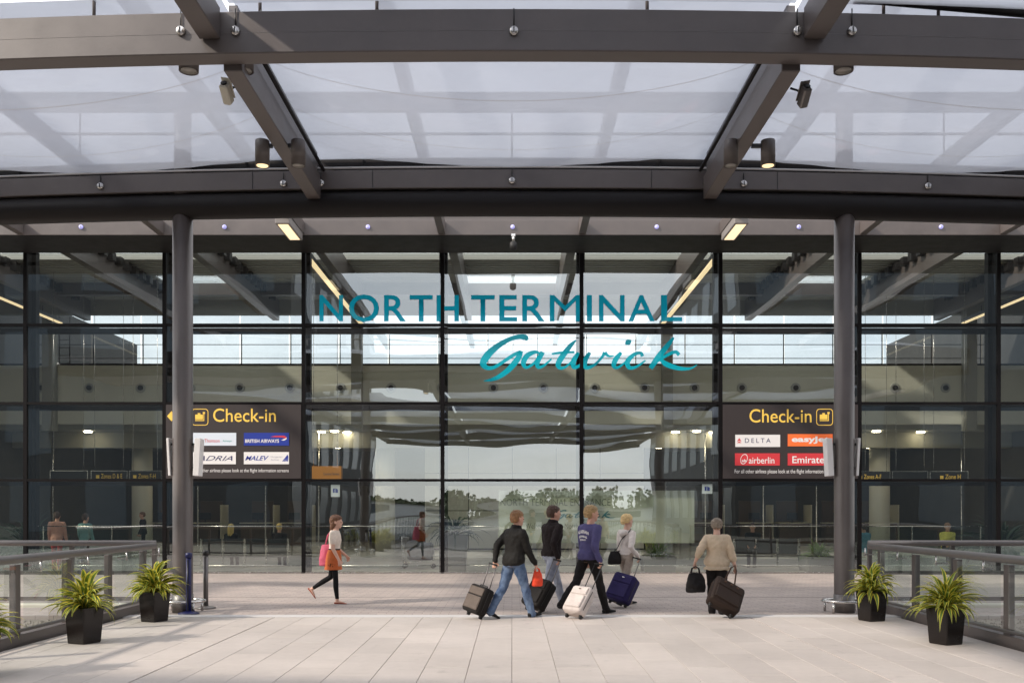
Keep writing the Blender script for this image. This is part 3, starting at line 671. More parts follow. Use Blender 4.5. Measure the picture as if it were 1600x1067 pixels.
for a, b in BAYS:
    if a > -10: part('air_cushion', cushion(a+.06, b-.06, 10.60, 15.57, 7.61, .72, .5), 'etfe', can)
    for y0, y1 in ((3.3, 10.55),)*(a > -5) + ((-4.05, 3.25),) + ((-11.35, -4.1), (-18.65, -11.4), (-25.95, -18.7))*(abs(a + 3.3) < 8):  # unseen left bays left open here so sun reaches the walkway
        part('air_cushion', cushion(a+.06, b-.06, y0, y1, 7.50, .45, .5, 20, 14), 'etfe', can)
for x in (-5.545, 5.595):
    cm = part('column', MB().tube([(x, 15.63, z) for z in (0, .35, 3, 6.65)], .165, 32), 'steel', can)
    part('column_head', MB().cyl((x, 15.63, 7.0), (x, 15.63, 8.66), .14, 20), 'steel', cm)
    part('base_sleeve', MB().lathe([(.172, 0), (.172, .30), (.166, .302)], (x, 15.63, 0), 32), 'rail_metal', cm)
    ring = MB().tube([(x + .36*math.cos(a), 15.63 + .30*math.sin(a), .19) for a in [2*math.pi*k/28 for k in range(29)]], .024, 8); part('guard_ring', ring, 'stainless', cm)
    for k in range(4): a = R(45 + 90*k); part('ring_leg', MB().cyl((x + .36*math.cos(a), 15.63 + .30*math.sin(a), 0), (x + .36*math.cos(a), 15.63 + .30*math.sin(a), .17), .022, 8), 'stainless', cm)
# fascia and upper steelwork
part('fascia', MB().bbox(-21, 21, 23.5, 24.5, 8.68, 9.06, .008), 'steel', can)
for k in range(12):
    x = -20.5 + k*3.55 + .97; part('fascia_joint', MB().box(x-.004, x+.004, 23.494, 23.503, 8.69, 9.05), 'black_metal', can)
part('fascia_shade_plate', MB().box(-21, 21, 23.52, 24.49, 8.66, 8.678), 'steel_dark', can)  # near-black plate puts the shade under the fascia into its colour
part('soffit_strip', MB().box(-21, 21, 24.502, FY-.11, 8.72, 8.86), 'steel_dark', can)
for x in (-12.45, -8.9, -5.35, -1.78, 1.78, 5.35, 8.9, 12.45):
    part('upper_rib', MB().bbox(x-.09, x+.09, 11, 23.495, 8.70, 9.02, .008), 'steel', can)
part('upper_beam', MB().bbox(-13, 13, 15.5, 15.75, 8.665, 8.695, .005).box(-13, 13, 15.6, 15.64, 8.4, 8.664), 'steel', can)
br = MB()
for z in (8.15,): br.cyl((-12, 15.9, z), (12, 15.9, z), .025, 6)
for x in (-7.4, 0, 7.4): br.cyl((x, 15.9, 7.3), (x, 15.9, 8.68), .018, 6)
part('roof_frame', br, 'steel', can)
for x in (-4.85, -1.55, 1.55, 4.3, -2.9, 4.95):
    part('upper_post', MB().cyl((x, 10.63 + curve(x), 7.38), (x, 10.63 + curve(x), 7.9), .02, 8), 'steel', can)
part('beam_seam', curved_beam(10.4975, 10.499, 7.13, 7.134, b=.0005), 'rail_metal', can)
part('roof_pipe', MB().cyl((3.9, 10.6, 7.56), (7.2, 10.9, 7.44), .055, 14), 'steel_dark', can)
# ------------------------------------------------------------------ fittings on the canopy
def ordinal(i, n, what): return ['leftmost', 'second from the left', 'third from the left', 'fourth from the left', 'fifth from the left', 'sixth from the left', 'seventh from the left', 'eighth from the left'][i] if i < n-1 else 'rightmost'
def puck(p, r, lab, grp, cord, lensm='stainless'):
    t = thing('puck_light', lab, 'light', p, group=grp)
    M = Matrix.Rotation(R(90), 4, 'X')
    lpart('housing', MB().lathe([(r, 0), (r, .02), (r*.8, .045), (r*.3, .05)], n=18, M=M), lensm, t)
    lpart('lens_bar', MB().box(-r*.12, r*.12, -.056, -.048, -r*.55, r*.55), 'black_metal' if lensm == 'stainless' else 'stainless', t)
    if cord: lpart('cord', MB().cyl((0, -.012, r), (0, -.012, r + cord), .007, 6), 'black_metal', t)
for i, px in enumerate((279, 366, 803, 1248, 1335)):
    x = (px-800)*10.5/F; y = 10.5 + curve(x); puck((x, y - .002, U(px, 50, y).z), .055, 'round steel light on the nearest big beam, %s of five' % ordinal(i, 5, ''), 'round lights on the nearest beam', .2)
for i, px in enumerate((147, 442, 501, 800, 1104, 1163, 1460)):
    x = (px-800)*15.3/F; y = 15.27 + curve(x); puck((x, y - .002, U(px, 283 + abs(px-800)*.013, y).z), .06, 'small round steel light on the beam above the columns, %s of seven' % ordinal(i, 7, ''), 'round lights on the second beam', .12)
for i, px in enumerate((127, 351, 575, 801, 1026, 1248, 1470)):
    q = U(px, 355, 23.5); puck((q.x, 23.498, q.z), .055, 'bluish dot light on the strip above the glass wall, %s of seven' % ordinal(i, 7, ''), 'bluish lights above the glass', 0, 'puck_blue')
def spot(p, r, h, lab, lit, grp, arm):
    t = thing('cylinder_downlight', lab, 'light', p, group=grp)
    lpart('housing', MB().lathe([(r*.97, .012), (r, 0), (r, h-.01), (r*.96, h)], n=24), 'steel', t)
    lpart('lens', MB().lathe([(r*.8, .004), (r*.8, .011)], n=20), 'lens_warm' if lit else 'lens_grey', t)
    if arm:
        lpart('arm', MB().box(*sorted((0, arm)), -.025, .025, h*.72, h*.86), 'black_metal', t)
    return t
for i, (px, lit) in enumerate(((410, 1), (466, 0), (1142, 0), (1200, 1))):
    q = U(px, 260, 13.06); x = q.x; a = (-3.26 if x < 0 else 3.26) - x; a -= math.copysign(.11, a)
    spot(q, .1, .36, ['lit bronze cylinder lamp left of the left canopy rib', 'unlit dark cylinder lamp right of the left canopy rib', 'unlit cylinder lamp left of the right canopy rib', 'lit dark cylinder lamp right of the right canopy rib'][i], lit, 'cylinder lamps on the canopy ribs', a)
for i, px in enumerate((295, 381, 1234, 1318)):
    q = U(px, 112, 11.05); t = spot(q, .115, .34, 'dark cylinder lamp peeking below the nearest beam, %s of four' % ordinal(i, 4, ''), 0, 'cylinder lamps behind the nearest beam', 0)
    lpart('bracket', MB().box(-.03, .03, -.27, -.10, .12, .2), 'black_metal', t)
def floodlight(p, s, lab, m):
    t = thing('security_camera', lab, 'camera', p, group='cameras on the canopy ribs')
    M = Matrix.Rotation(R(-35), 4, 'X') @ Matrix.Rotation(R(15*s), 4, 'Y')
    lpart('housing', MB().bbox(-.055, .055, -.16, .10, -.06, .06, .018, M), m, t); lpart('hood', MB().bbox(-.065, .065, -.2, .06, .062, .075, .004, M), m, t)
    lpart('lens', MB().cyl((0, -.162, 0), (0, -.175, 0), .04, 14, M=M), 'black', t)
    lpart('arm', MB().tube([(0, .05, .05), (s*.05, .08, .14), (s*.14, .1, .18)], .014, 8), 'black_metal', t)
floodlight(U(355, 150, 11.6), 1, 'beige security camera on the outer side of the left rib', 'cream'); floodlight(U(1256, 155, 11.6), -1, 'grey security camera with a cable by the right rib', 'rail_metal')
q = U(802, 378, 23.3); t = thing('dome_camera', 'black dome camera hanging over the middle of the glass wall', 'camera', q)
lpart('bracket', MB().box(-.05, .05, -.02, .2, .14, .2).cyl((0, 0, .0), (0, 0, .15), .035, 10), 'stainless', t); lpart('dome', MB().lathe([(.02, -.22), (.08, -.19), (.1, -.12), (.09, -.02), (.06, 0)], n=18), 'black', t)
for s in (-1, 1):
    t = thing('box_light', 'box shaped warm lamp under the canopy edge, %s side' % ('left' if s < 0 else 'right'), 'light', (s*5.45, 22.2, 8.50), group='box lamps under the canopy edge')
    lpart('housing', MB().bbox(-.17, .17, -.2, 1.2, .01, .26, .01), 'lamp_box', t); lpart('diffuser', MB().box(-.12, .12, -.12, 1.1, -.002, .009), 'lamp_warm', t)
    for px in ((5.9, 26.5, 36.6), (17.6, 26.2, 36.2)):
        u = thing('linear_light', 'long warm strip lamp inside the hall, %s, %s side' % ('near the lettering' if px[0] < 10 else 'at the edge of the picture', 'left' if s < 0 else 'right'), 'light', (s*px[0], px[1], 9.0), group='strip lamps inside the hall')
        L = px[2]-px[1]; lpart('housing', MB().box(-.09, .09, 0, L, .03, .16), 'black_metal', u); lpart('diffuser', MB().box(-.08, .08, .02, L-.02, 0, .029), 'lamp_warm', u)
        for k in range(3): lpart('hanger', MB().cyl((0, 1+k*3.8, .16), (0, 1+k*3.8, .4), .012, 6), 'black_metal', u)

# ------------------------------------------------------------------ balustrades
def balustrade(s):
    t = thing('balustrade', 'steel and glass balustrade along the %s edge of the walkway' % ('left' if s < 0 else 'right'), 'balustrade', (s*6.2, 16, 0), group='balustrades of the walkway')
    X = s*6.25
    part('handrail', MB().tube([(X - s*.06, 16.05, 1.1)] + [(X - s*.06, y, 1.1) for y in (15, 5, -10, -40)], .055, 20), 'rail_metal', t)
    y = 15.86; post = MB().bbox(-.035, .035, -.075, .075, -.1, 1.02, .006).mesh('post'); brk = MB().cyl((0, -.3, .93), (0, -.3, 1.04), .011, 8).cyl((0, -.3, .93), (-s*0 + .0, -.3, .93), .011, 8).box(-.012 if s < 0 else -.14, .14 if s < 0 else .012, -.312, -.288, .925, .94).mesh('bracket')
    br2 = MB(); br2.cyl((0, 0, .90), (0, 0, 1.05), .012, 8); br2.box(*sorted((0, s*.15)), -.012, .012, .93, .95); br2.box(-.03, .03, -.02, .02, .925, .935); br2 = br2.mesh('rail_bracket')
    ys = []
    while y > -38: ys.append(y); y -= 1.36
    for k, y in enumerate(ys):
        put('post', post, 'steel', t, at=(X + s*.06, y, 0))
        if y > 6: put('rail_bracket', br2, 'stainless', t, at=(X - s*.055, y + .42, 0))
    for a, b in zip(ys, ys[1:]):
        part('glass_panel', MB().add([(X + s*.002, a-.09, .2), (X + s*.002, b+.09, .2), (X + s*.002, b+.09, 1.0), (X + s*.002, a-.09, 1.0)], [(0,1,2,3)]), 'guard_glass', t)
    part('kerb', MB().bbox(*sorted((X - s*.01, X + s*.14)), -38, 16.05, -.1, .13, .006), 'steel', t)
    part('bottom_rail', MB().tube([(X - s*.03, 16.0, .19), (X - s*.03, -38, .19)], .022, 10), 'rail_metal', t)
balustrade(-1); balustrade(1)
def guard(s):
    t = thing('guard_railing', 'grey guard railing across the far %s side, parallel to the glass wall' % ('left' if s < 0 else 'right'), 'railing', (s*6.4, 16.8, 0), group='guard railings parallel to the glass wall')
    a, b = sorted((s*6.45, s*16))
    part('handrail', MB().cyl((a, 16.8, 1.12), (b, 16.8, 1.12), .05, 16), 'rail_metal', t); part('mid_rail', MB().box(a, b, 16.78, 16.82, .55, .62), 'steel', t); part('bottom_rail', MB().box(a, b, 16.78, 16.82, .08, .15), 'steel', t)
    for k in range(7):
        x = s*(6.5 + k*1.5); put('post', MB().box(-.03, .03, -.04, .04, -.1, 1.07), 'steel', t, at=(x, 16.87, 0))
    for k in range(6):
        x = s*(6.5 + k*1.5); c, d = sorted((x + s*.05, x + s*1.45)); part('glass_panel', MB().add([(c, 16.76, .16), (d, 16.76, .16), (d, 16.76, 1.05), (c, 16.76, 1.05)], [(0,1,2,3)]), 'guard_glass', t)
    part('kerb', MB().bbox(a, b, 16.4, 16.7, -.1, .05, .01), 'cream', t)
guard(-1); guard(1)
# ------------------------------------------------------------------ street furniture by the columns
def stanchion(p, m, lab):
    t = thing('barrier_post', lab, 'barrier post', p, group='belt barrier posts by the left column')
    lpart('base', MB().lathe([(.17, 0), (.17, .015), (.12, .03), (.05, .045)], n=24), m, t); lpart('pole', MB().cyl((0,0,.04), (0,0,.93), .043, 18), m, t)
    lpart('belt_head', MB().lathe([(.055, .93), (.055, 1.0), (.04, 1.01)], n=16), 'black_metal' if m != 'stanchion_blue' else m, t)
    lpart('groove', MB().box(-.008, .008, -.052, -.045, .06, .9), 'black_metal', t)
stanchion((-5.35, 15.36, 0), 'stanchion_blue', 'dark blue barrier post in front of the left round column'); q = U(320, 950, 16.2); stanchion((q.x, 16.25, 0), 'rail_metal', 'grey steel barrier post right of the left round column')
for s in (-1, 1):
    cx = (-5.545, 5.595)[s > 0]; t = thing('column_sign', 'white double sided sign box strapped to the %s round column' % ('left' if s < 0 else 'right'), 'sign', (cx, 15.63, 2.3), group='white sign boxes on the columns')
    for q in (-1, 1):
        w = .05 if q == -s else .02
        lpart('panel', MB().bbox(q*(.25 if q == -s else .19)-w, q*(.25 if q == -s else .19)+w, -.1, .1, 0, .63, .006, Matrix.Rotation(R(3*q), 4, 'Y')), 'sign_white', t); lpart('clamp', MB().box(*sorted((q*.15, q*.19)), -.03, .03, .5, .54).box(*sorted((q*.15, q*.19)), -.03, .03, .1, .14), 'black_metal', t)

# ------------------------------------------------------------------ plants
def leaves(n, L, W, arch, spread, zb, up=.35, seed=1):
    rnd = random.Random(seed); vs = []; fs = []; ac = []
    for k in range(n):
        az = rnd.uniform(0, 2*math.pi); f = (k + .5)/n; el = R(88 - 78*f**.85 + rnd.uniform(-10, 10)); l = L*rnd.uniform(.7, 1.1)*(0.8 + .3*f); w = W*rnd.uniform(.8, 1.15)
        d = Vector((math.cos(az), math.sin(az), 0)); side = Vector((-d.y, d.x, 0)); side = (side + Vector((0,0,rnd.uniform(-.5,.5)))).normalized()
        p = d*spread*rnd.random() + Vector((0, 0, zb + up*(1-f)*rnd.random())); ns = 7; o = len(vs); a = el; dr = arch*rnd.uniform(.7, 1.3)
        for i in range(ns+1):
            t = i/ns; ww = w*(.45 + 1.9*t*(1-t)*1.2)*(1 if t < .6 else max(0.02, (1-t)/.4))
            nrm = (d*math.cos(a) + Vector((0,0,math.sin(a)))).cross(side)
            for q, c in ((-1, 1), (-.3, .12), (.3, .12), (1, 1)): vs.append(p + side*ww*q + nrm*abs(q)*ww*.35); ac.append(c if abs(q) > .5 else 0)
            p = p + (d*math.cos(a) + Vector((0,0,math.sin(a))))*(l/ns); a -= dr*(.4 + t)/ns*2
        for i in range(ns):
            for q in range(3): b = o + i*4 + q; fs.append((b, b+1, b+5, b+4))
    me = MB().add(vs, fs, True).mesh('foliage'); at = me.attributes.new('across', 'FLOAT', 'POINT'); at.data.foreach_set('value', ac); return me
def planter(p, lab, rz, seed, h=.46, w0=.138, w1=.170, pm='planter', lm='leaf_variegated', n=130, L=.46, W=.033, grp='black planters along the walkway', arch=1.0):
    t = thing('potted_plant', lab, 'plant', p, rz, grp); c = .012
    def sq(w, z): return [(w-c, -w, z), (w, -w+c, z), (w, w-c, z), (w-c, w, z), (-w+c, w, z), (-w, w-c, z), (-w, -w+c, z), (-w+c, -w, z)]
    lpart('pot', MB().loft([sq(w0, .0), sq(w0+.006, .02), sq(w1, h), sq(w1-.02, h), sq(w1-.03, h-.05)], True, False), pm, t)
    lpart('soil', MB().box(-w1+.035, w1-.035, -w1+.035, w1-.035, h-.049, h-.03), 'soil', t)
    lpart('foliage', leaves(n, L, W, arch, .12*w1/.245, h-.02, .28, seed), lm, t)
    st = MB()
    for k in range(7): a = k*.9; st.cyl((.05*math.cos(a), .05*math.sin(a), h-.04), (.09*math.cos(a), .09*math.sin(a), h+.2), .008, 6)
    lpart('stem', st, 'leaf_green', t)
planter((-5.52, 11.98, 0), 'nearer of the two black pots with yellow striped leaves on the left', R(-22), 3)
planter((-5.52, 14.33, 0), 'striped plant in a black pot in front of the left round column', R(-24), 5, n=170, L=.50)
planter((5.56, 11.9, 0), 'nearer of the two black pots with yellow striped leaves on the right', R(24), 8, n=135, L=.50, W=.027)
planter((5.58, 14.4, 0), 'striped plant in a black pot in front of the right round column', R(20), 11, n=125, L=.43, arch=1.15)
planter((-5.52, 9.55, 0), 'yellow striped plant cut by the left edge of the picture', R(-22), 14)
q = U(1028, 893, 26.4); planter((q.x, 26.4, 0), 'green grassy plant in a grey trough indoors below the banner', 0, 21, .42, .42, .46, 'planter_grey', 'leaf_green', 130, .42, .018, 'grey planters inside the hall')
q = U(1279, 893, 26.4); planter((q.x, 26.4, 0), 'green grassy plant in a dark trough indoors left of the right column', 0, 25, .42, .42, .46, 'planter_grey', 'leaf_green', 130, .45, .018, 'grey planters inside the hall')
q = U(711, 893, 26.6); planter((q.x, 26.6, 0), 'tall grey tub with a dark palm indoors, left of the group', 0, 31, 1.02, .30, .36, 'planter_grey', 'leaf_palm', 60, .95, .03, 'grey planters inside the hall', 1.3)
for x in (-14.4, 14.6): planter((x, 27.6, 0), 'dark leafy palm indoors at the far %s' % ('left' if x < 0 else 'right'), 0, int(x*10)+200, .5, .3, .34, 'planter_grey', 'leaf_palm', 110, 1.5, .045, 'palms at the ends of the hall', 1.0)
# ------------------------------------------------------------------ people
TEX = bpy.data.textures.new('folds', 'CLOUDS'); TEX.noise_scale = .09; TEX.noise_depth = 2
TEXH = bpy.data.textures.new('hair_clumps', 'CLOUDS'); TEXH.noise_scale = .025; TEXH.noise_depth = 2
def fuse(mb, name, vox, smooth=6, disp=0, tex=None):
    """weld overlapping closed shapes into one continuous skin"""
    me = mb.mesh(name); ob = bpy.data.objects.new(name, me); C.objects.link(ob)
    m = ob.modifiers.new('r', 'REMESH'); m.mode = 'VOXEL'; m.voxel_size = vox; m.use_smooth_shade = True
    if smooth: m = ob.modifiers.new('s', 'SMOOTH'); m.factor = .5; m.iterations = smooth
    if disp: m = ob.modifiers.new('d', 'DISPLACE'); m.texture = tex or TEX; m.strength = disp; m.mid_level = .5; m.texture_coords = 'LOCAL'
    dg = bpy.context.evaluated_depsgraph_get(); out = bpy.data.meshes.new_from_object(ob.evaluated_get(dg)); out.name = name
    bpy.data.objects.remove(ob); bpy.data.meshes.remove(me); out.materials.clear()
    out.polygons.foreach_set('use_smooth', [True]*len(out.polygons)); return out
def ering(c, rx, ry, n=18, M=None):
    out = [Vector((c[0] + rx*math.cos(2*math.pi*j/n), c[1] + ry*math.sin(2*math.pi*j/n), c[2])) for j in range(n)]
    return [M @ p for p in out] if M else out
def limb(mb, pts, rs, n=14):
    P = []; Q = []
    for i in range(len(pts)-1):
        for k in range(4):
            t = k/4; P.append(Vector(pts[i]).lerp(Vector(pts[i+1]), t)); Q.append(rs[i] + (rs[i+1]-rs[i])*t)
    P.append(Vector(pts[-1])); Q.append(rs[-1]); mb.tube(P, Q, n)
    for p, r in zip(pts, rs): mb.ell(p, r, r, r, 12, 8)
def ik(a, b, l1, l2, hint):
    d = b - a; L = min(d.length, (l1+l2)*.995); u = d.normalized(); x = (l1*l1 - l2*l2 + L*L)/(2*L); h = math.sqrt(max(0, l1*l1 - x*x))
    w = (hint - u*hint.dot(u)).normalized(); return a + u*x + w*h, a + u*L
def hand(mb, wr, d, palm, thumb, s=1, grip=True):
    """palm, four unequal bent fingers and a thumb off the side; d = direction from wrist, palm = side the fingers curl to"""
    d = d.normalized(); palm = (palm - d*palm.dot(d)).normalized(); t = thumb - d*thumb.dot(d) - palm*thumb.dot(palm); t = t.normalized()
    P = [wr - d*.02, wr + d*.03*s, wr + d*.085*s]; mb.tube(P, [.026*s, .036*s, .040*s], 12, [.021*s, .017*s, .014*s], up=palm)
    for q, ln in ((.030, .068), (.010, .076), (-.011, .071), (-.031, .056)):
        b = wr + d*.08*s + t*q*s; c1 = (d*.8 + palm*.6).normalized() if grip else (d*.95 + palm*.3).normalized(); c2 = (palm*.95 - d*.25).normalized() if grip else (d*.75 + palm*.65).normalized(); c3 = (palm*.2 - d*.97).normalized() if grip else (d*.5 + palm*.85).normalized()
        p1 = b + c1*ln*.45*s; p2 = p1 + c2*ln*.32*s; p3 = p2 + c3*ln*.26*s; mb.tube([b - d*.01, p1, p2, p3], [.0098*s, .0093*s, .0088*s, .007*s], 8)
        mb.ell(p3, .007*s, .007*s, .007*s, 8, 6); mb.ell(p1, .0095*s, .0095*s, .0095*s, 8, 6); mb.ell(p2, .009*s, .009*s, .009*s, 8, 6)
    b = wr + d*.028*s + t*.030*s; p1 = b + (t*.75 + d*.6).normalized()*.035*s; p2 = p1 + (d*.75 + palm*.6).normalized()*.03*s
    mb.tube([b, p1, p2], [.014*s, .0115*s, .009*s], 8); mb.ell(p2, .009*s, .009*s, .009*s, 8, 6); mb.ell(p1, .0115*s, .0115*s, .0115*s, 8, 6)
HEAD = [(0, .022, .026, .052), (.012, .036, .042, .044), (.035, .050, .062, .028), (.07, .062, .080, .014), (.105, .070, .092, .004), (.14, .075, .097, -.004), (.17, .074, .096, -.008), (.198, .062, .082, -.012), (.216, .042, .056, -.014), (.225, .018, .024, -.015)]
def person(label, H, p, rz, legs, lean=4, build=1.0, female=False, lhand=None, rhand=None, top='jacket_black', bottom='jeans_blue', shoe='shoe_black', hairm='hair_brown', hair='short', skin='skin',
           head_yaw=0, head_pitch=0, sleeve=1.0, top_len=.83, skirt=None, vox=.0075, group=None, detail=True, seated=False, collar=None, loose=1.0, trousers='trousers', topn='jacket', bodice=None):
    """p = ground point in the world, rz = heading; legs = ((thigh, knee bend, toe pitch), ...) for left, right; hands = wrist targets in the world"""
    s = H/1.75; t = thing('person', label, 'person', p, rz, group)
    Mw = Matrix.Translation(Vector(p)) @ Matrix.Rotation(rz, 4, 'Z'); Mi = Mw.inverted()
    hipw = .088 if not female else .092; LT, LS = .43*s, .42*s
    J = []
    for sd, (th, kb, tp) in zip((-1, 1), legs):
        h = Vector((sd*hipw*s, 0, 0)); k = h + Vector((0, math.sin(R(th)), -math.cos(R(th))))*LT; a = k + Vector((sd*-.01*s, math.sin(R(th-kb)), -math.cos(R(th-kb))))*LS
        J.append((h, k, a, tp))
    low = 9
    for h, k, a, tp in J:
        heel = a.z - .075*s*math.cos(R(tp)) + min(0, .05*s*math.sin(R(tp))); toe = a.z - .075*s*math.cos(R(tp)) + min(0, .17*s*math.sin(R(tp))); low = min(low, heel, toe)
    PZ = -low; off = Vector((0, 0, PZ)); J = [(h+off, k+off, a+off, tp) for h, k, a, tp in J]
    ln = math.tan(R(lean)); sh_w = (.185 if not female else .162)*s*(.6 + .4*build)
    def tz(z, y=0, x=0): return Vector((x, y*s + (z*s)*ln, PZ + z*s))      # z above the hip joint
    b = build
    prof = [(-.09, .11*b, .10*b, -.005), (-.03, .162*b, .118*b, -.012), (.04, .168*b, .118*b, -.012), (.13, .146*b, .104*b, 0), (.20, .145*b, .103*b, .004), (.30, .166*b, .118*b, .004), (.39, .176*b, .118*b, -.006), (.455, .165*b, .098*b, -.012), (.495, .115*b, .075*b, -.014), (.525, .065, .06, -.012)]
    if female: prof = [(z, rx*(.92 if z > .08 else 1.02)*(.94 if .1 < z < .25 else 1), ry*(.95 if z > .35 else 1.0), y) for z, rx, ry, y in prof]
    def torso(mb, inf, zlo, zhi, sc=1.0):
        rings = []
        zs = [q[0] for q in prof]
        zz = [zlo] + [z for z in zs if zlo + .02 < z < zhi - .01] + [zhi]
        for z in zz:
            rx = np.interp(z, zs, [q[1] for q in prof]); ry = np.interp(z, zs, [q[2] for q in prof]); y = np.interp(z, zs, [q[3] for q in prof])
            rings.append(ering(tz(z, y), (rx*sc + inf)*s, (ry*sc + inf)*s))
        mb.loft(rings)
    shl = {}; arms = []
    for sd, tgt in ((-1, lhand), (1, rhand)):
        S = tz(.428, -.012, sd*sh_w)
        W = Mi @ Vector(tgt) if tgt is not None else S + Vector((sd*.05*s, .13*s, -.515*s))
        E, W = ik(S, W, .285*s, .255*s, Vector((sd*.18, -1, -.1))); arms.append((sd, S, E, W))
    neck = tz(.50, .0); hb = tz(.530, .034)
    Mh = Matrix.Translation(hb) @ Matrix.Rotation(R(head_yaw), 4, 'Z') @ Matrix.Rotation(R(-lean*.4 - head_pitch), 4, 'X') @ Matrix.Translation((0, -.02*s, .010*s)) @ Matrix.Scale(s*1.09, 4)
    # body: one continuous mesh
    B = MB(); torso(B, -.014, -.09, .478)
    B.tube([neck - Vector((0, .0, .04*s)), tz(.54, .005), hb + Vector((0, -.015*s, .05*s))], [.068*s, .060*s, .057*s], 16)
    B.loft([ering((0, y, z), rx, ry, 20, Mh) for z, rx, ry, y in HEAD])
    B.ell((0, .0, 0), 1, 1, 1, M=Mh @ Matrix.Translation((0, .098, .092)) @ Matrix.Diagonal((.013, .018, .024, 1)))      # nose
    B.ell((0, 0, 0), 1, 1, 1, M=Mh @ Matrix.Translation((0, .092, .118)) @ Matrix.Diagonal((.045, .012, .010, 1)))        # brow
    B.ell((0, 0, 0), 1, 1, 1, M=Mh @ Matrix.Translation((0, .080, .055)) @ Matrix.Diagonal((.024, .014, .014, 1)))        # mouth
    for q in (-1, 1): B.ell((0, 0, 0), 1, 1, 1, M=Mh @ Matrix.Translation((q*.077, -.008, .10)) @ Matrix.Rotation(R(12), 4, 'X') @ Matrix.Diagonal((.009, .018, .032, 1)))
    for sd, S, E, W in arms:
        limb(B, [S - Vector((sd*.05*s, 0, 0)), S, S.lerp(E, .4), E, E.lerp(W, .3), W], [.05*s, .052*s*b**.5, .046*s*b**.5, .038*s*b**.5, .039*s*b**.5, .025*s])
        d = (W - E).normalized(); d = (d*.5 + Vector((0, .0, -1))*.5); hand(B, W, d, Vector((-sd*.6, -.4, 0)) if detail else Vector((-sd, 0, 0)), Vector((0, 1, 0)), s)
    for h, k, a, tp in J:
        limb(B, [h + Vector((0, 0, .03*s)), h.lerp(k, .35), k, k.lerp(a, .3) - Vector((0, .012*s, 0)), a], [.075*s*b**.5, .070*s*b**.5, .047*s*b**.5, .050*s*b**.5, .033*s])
        f = Matrix.Translation(a) @ Matrix.Rotation(R(tp), 4, 'X'); B.tube([f @ Vector((0, -.035*s, -.045*s)), f @ Vector((0, .05*s, -.045*s)), f @ Vector((0, .14*s, -.06*s))], [.028*s, .034*s, .03*s], 12, [.035*s, .03*s, .014*s])
    body = lpart('body', fuse(B, 'body', vox, 3), skin, t)
    # trousers / skirt / leggings
    G = MB()
    if bottom:
        torso(G, .006 if not skirt else -.006, -.085, .10 if not skirt else .0)
        for h, k, a, tp in J:
            lo = loose; hem = a + Vector((0, 0, .0)) if bottom != 'legging' else a + (k-a)*.06
            limb(G, [h + Vector((0, -.005, .02*s)), h.lerp(k, .45), k, k.lerp(a, .4) - Vector((0, .01*s, 0)), k.lerp(a, .92), hem - (k-a).normalized()*.035*s if bottom not in ('legging',) else hem],
                 [.090*s*b**.5, .079*s*b**.5*(.4+.6*lo), (.060*s)*lo, .060*s*lo, .054*s*lo, .056*s*lo] if bottom != 'legging' else [.070*s, .070*s, .053*s, .053*s, .038*s, .037*s])
        lpart(trousers, fuse(G, trousers, .011, 6, .026*min(lo, 1) if bottom != 'legging' else .003), bottom, t)
    if skirt:
        rings = []
        for z, rx, ry in ((.12, .142, .112), (.05, .170, .130), (-.06, .180, .145), (-.16, .178, .150), (-.27, .182, .165)): rings.append(ering(tz(z, -.004), rx*s*1.02, ry*s*1.04, 28))
        for z, rx, ry in ((-.268, .172, .155), (-.06, .168, .133), (.11, .130, .098)): rings.append(ering(tz(z, -.004), rx*s*1.02, ry*s*1.04, 28))
        K = MB().loft(rings); lpart('skirt', fuse(K, 'skirt', .009, 4, .012), skirt, t)
        lpart('belt', MB().loft([ering(tz(z, 0), .146*s, .112*s, 24) for z in (.105, .14)]), 'legging', t)
    # upper garment
    T = MB(); zl = (top_len - .93)
    torso(T, .016*loose**.5, zl, .50)
    if top_len < .85: T.loft([ering(tz(zl, -.012), (.178*b + .01)*s*(1.0 if not female else 1.0), (.122*b + .008)*s), ering(tz(zl+.05, -.012), (.172*b + .012)*s*(1 if not female else 1.0), (.122*b + .008)*s)])
    if collar: T.tube([tz(.45, -.008), tz(.50, -.004), tz(.555, .004)], [.112*s, .092*s, .080*s], 20)
    for sd, S, E, W in arms:
        if sleeve >= 1: limb(T, [S + Vector((-sd*.085*s, 0, .028*s)), S, S.lerp(E, .5), E, E.lerp(W, .5), E.lerp(W, .97)], [.050*s*b**.5, .067*s*b**.5, .063*s*b**.5, .054*s*b**.5, .048*s, .040*s])
        elif sleeve > .5: limb(T, [S + Vector((-sd*.085*s, 0, .028*s)), S, S.lerp(E, .5), E, E.lerp(W, .42)], [.052*s*b**.5, .070*s*b**.5, .068*s*b**.5, .064*s*b**.5, .062*s])
        else: limb(T, [S + Vector((-sd*.08*s, 0, .026*s)), S, S.lerp(E, .55)], [.048*s, .064*s, .060*s])
    lpart(topn, fuse(T, topn, .0105, 4, .028 if sleeve >= .7 else .016), top, t)
    # shoes
    for h, k, a, tp in J:
        f = Matrix.Translation(a) @ Matrix.Rotation(R(tp), 4, 'X'); X = MB()
        flatp = shoe == 'shoe_red'
        pts = [(-.062, -.05, .026, .024), (-.045, -.045, .036, .032), (.03, -.042, .039, .034), (.10, -.052, .045, .024), (.165, -.060, .040, .016), (.195, -.063, .02, .01)]
        if flatp: pts = [(y, z - .014, w*.9, hh*.55) for y, z, w, hh in pts]
        X.tube([f @ Vector((0, y*s, z*s)) for y, z, w, hh in pts], [w*s for *_, w, hh in pts], 14, [hh*s for *_, hh in pts], up=(0, 0, 1))
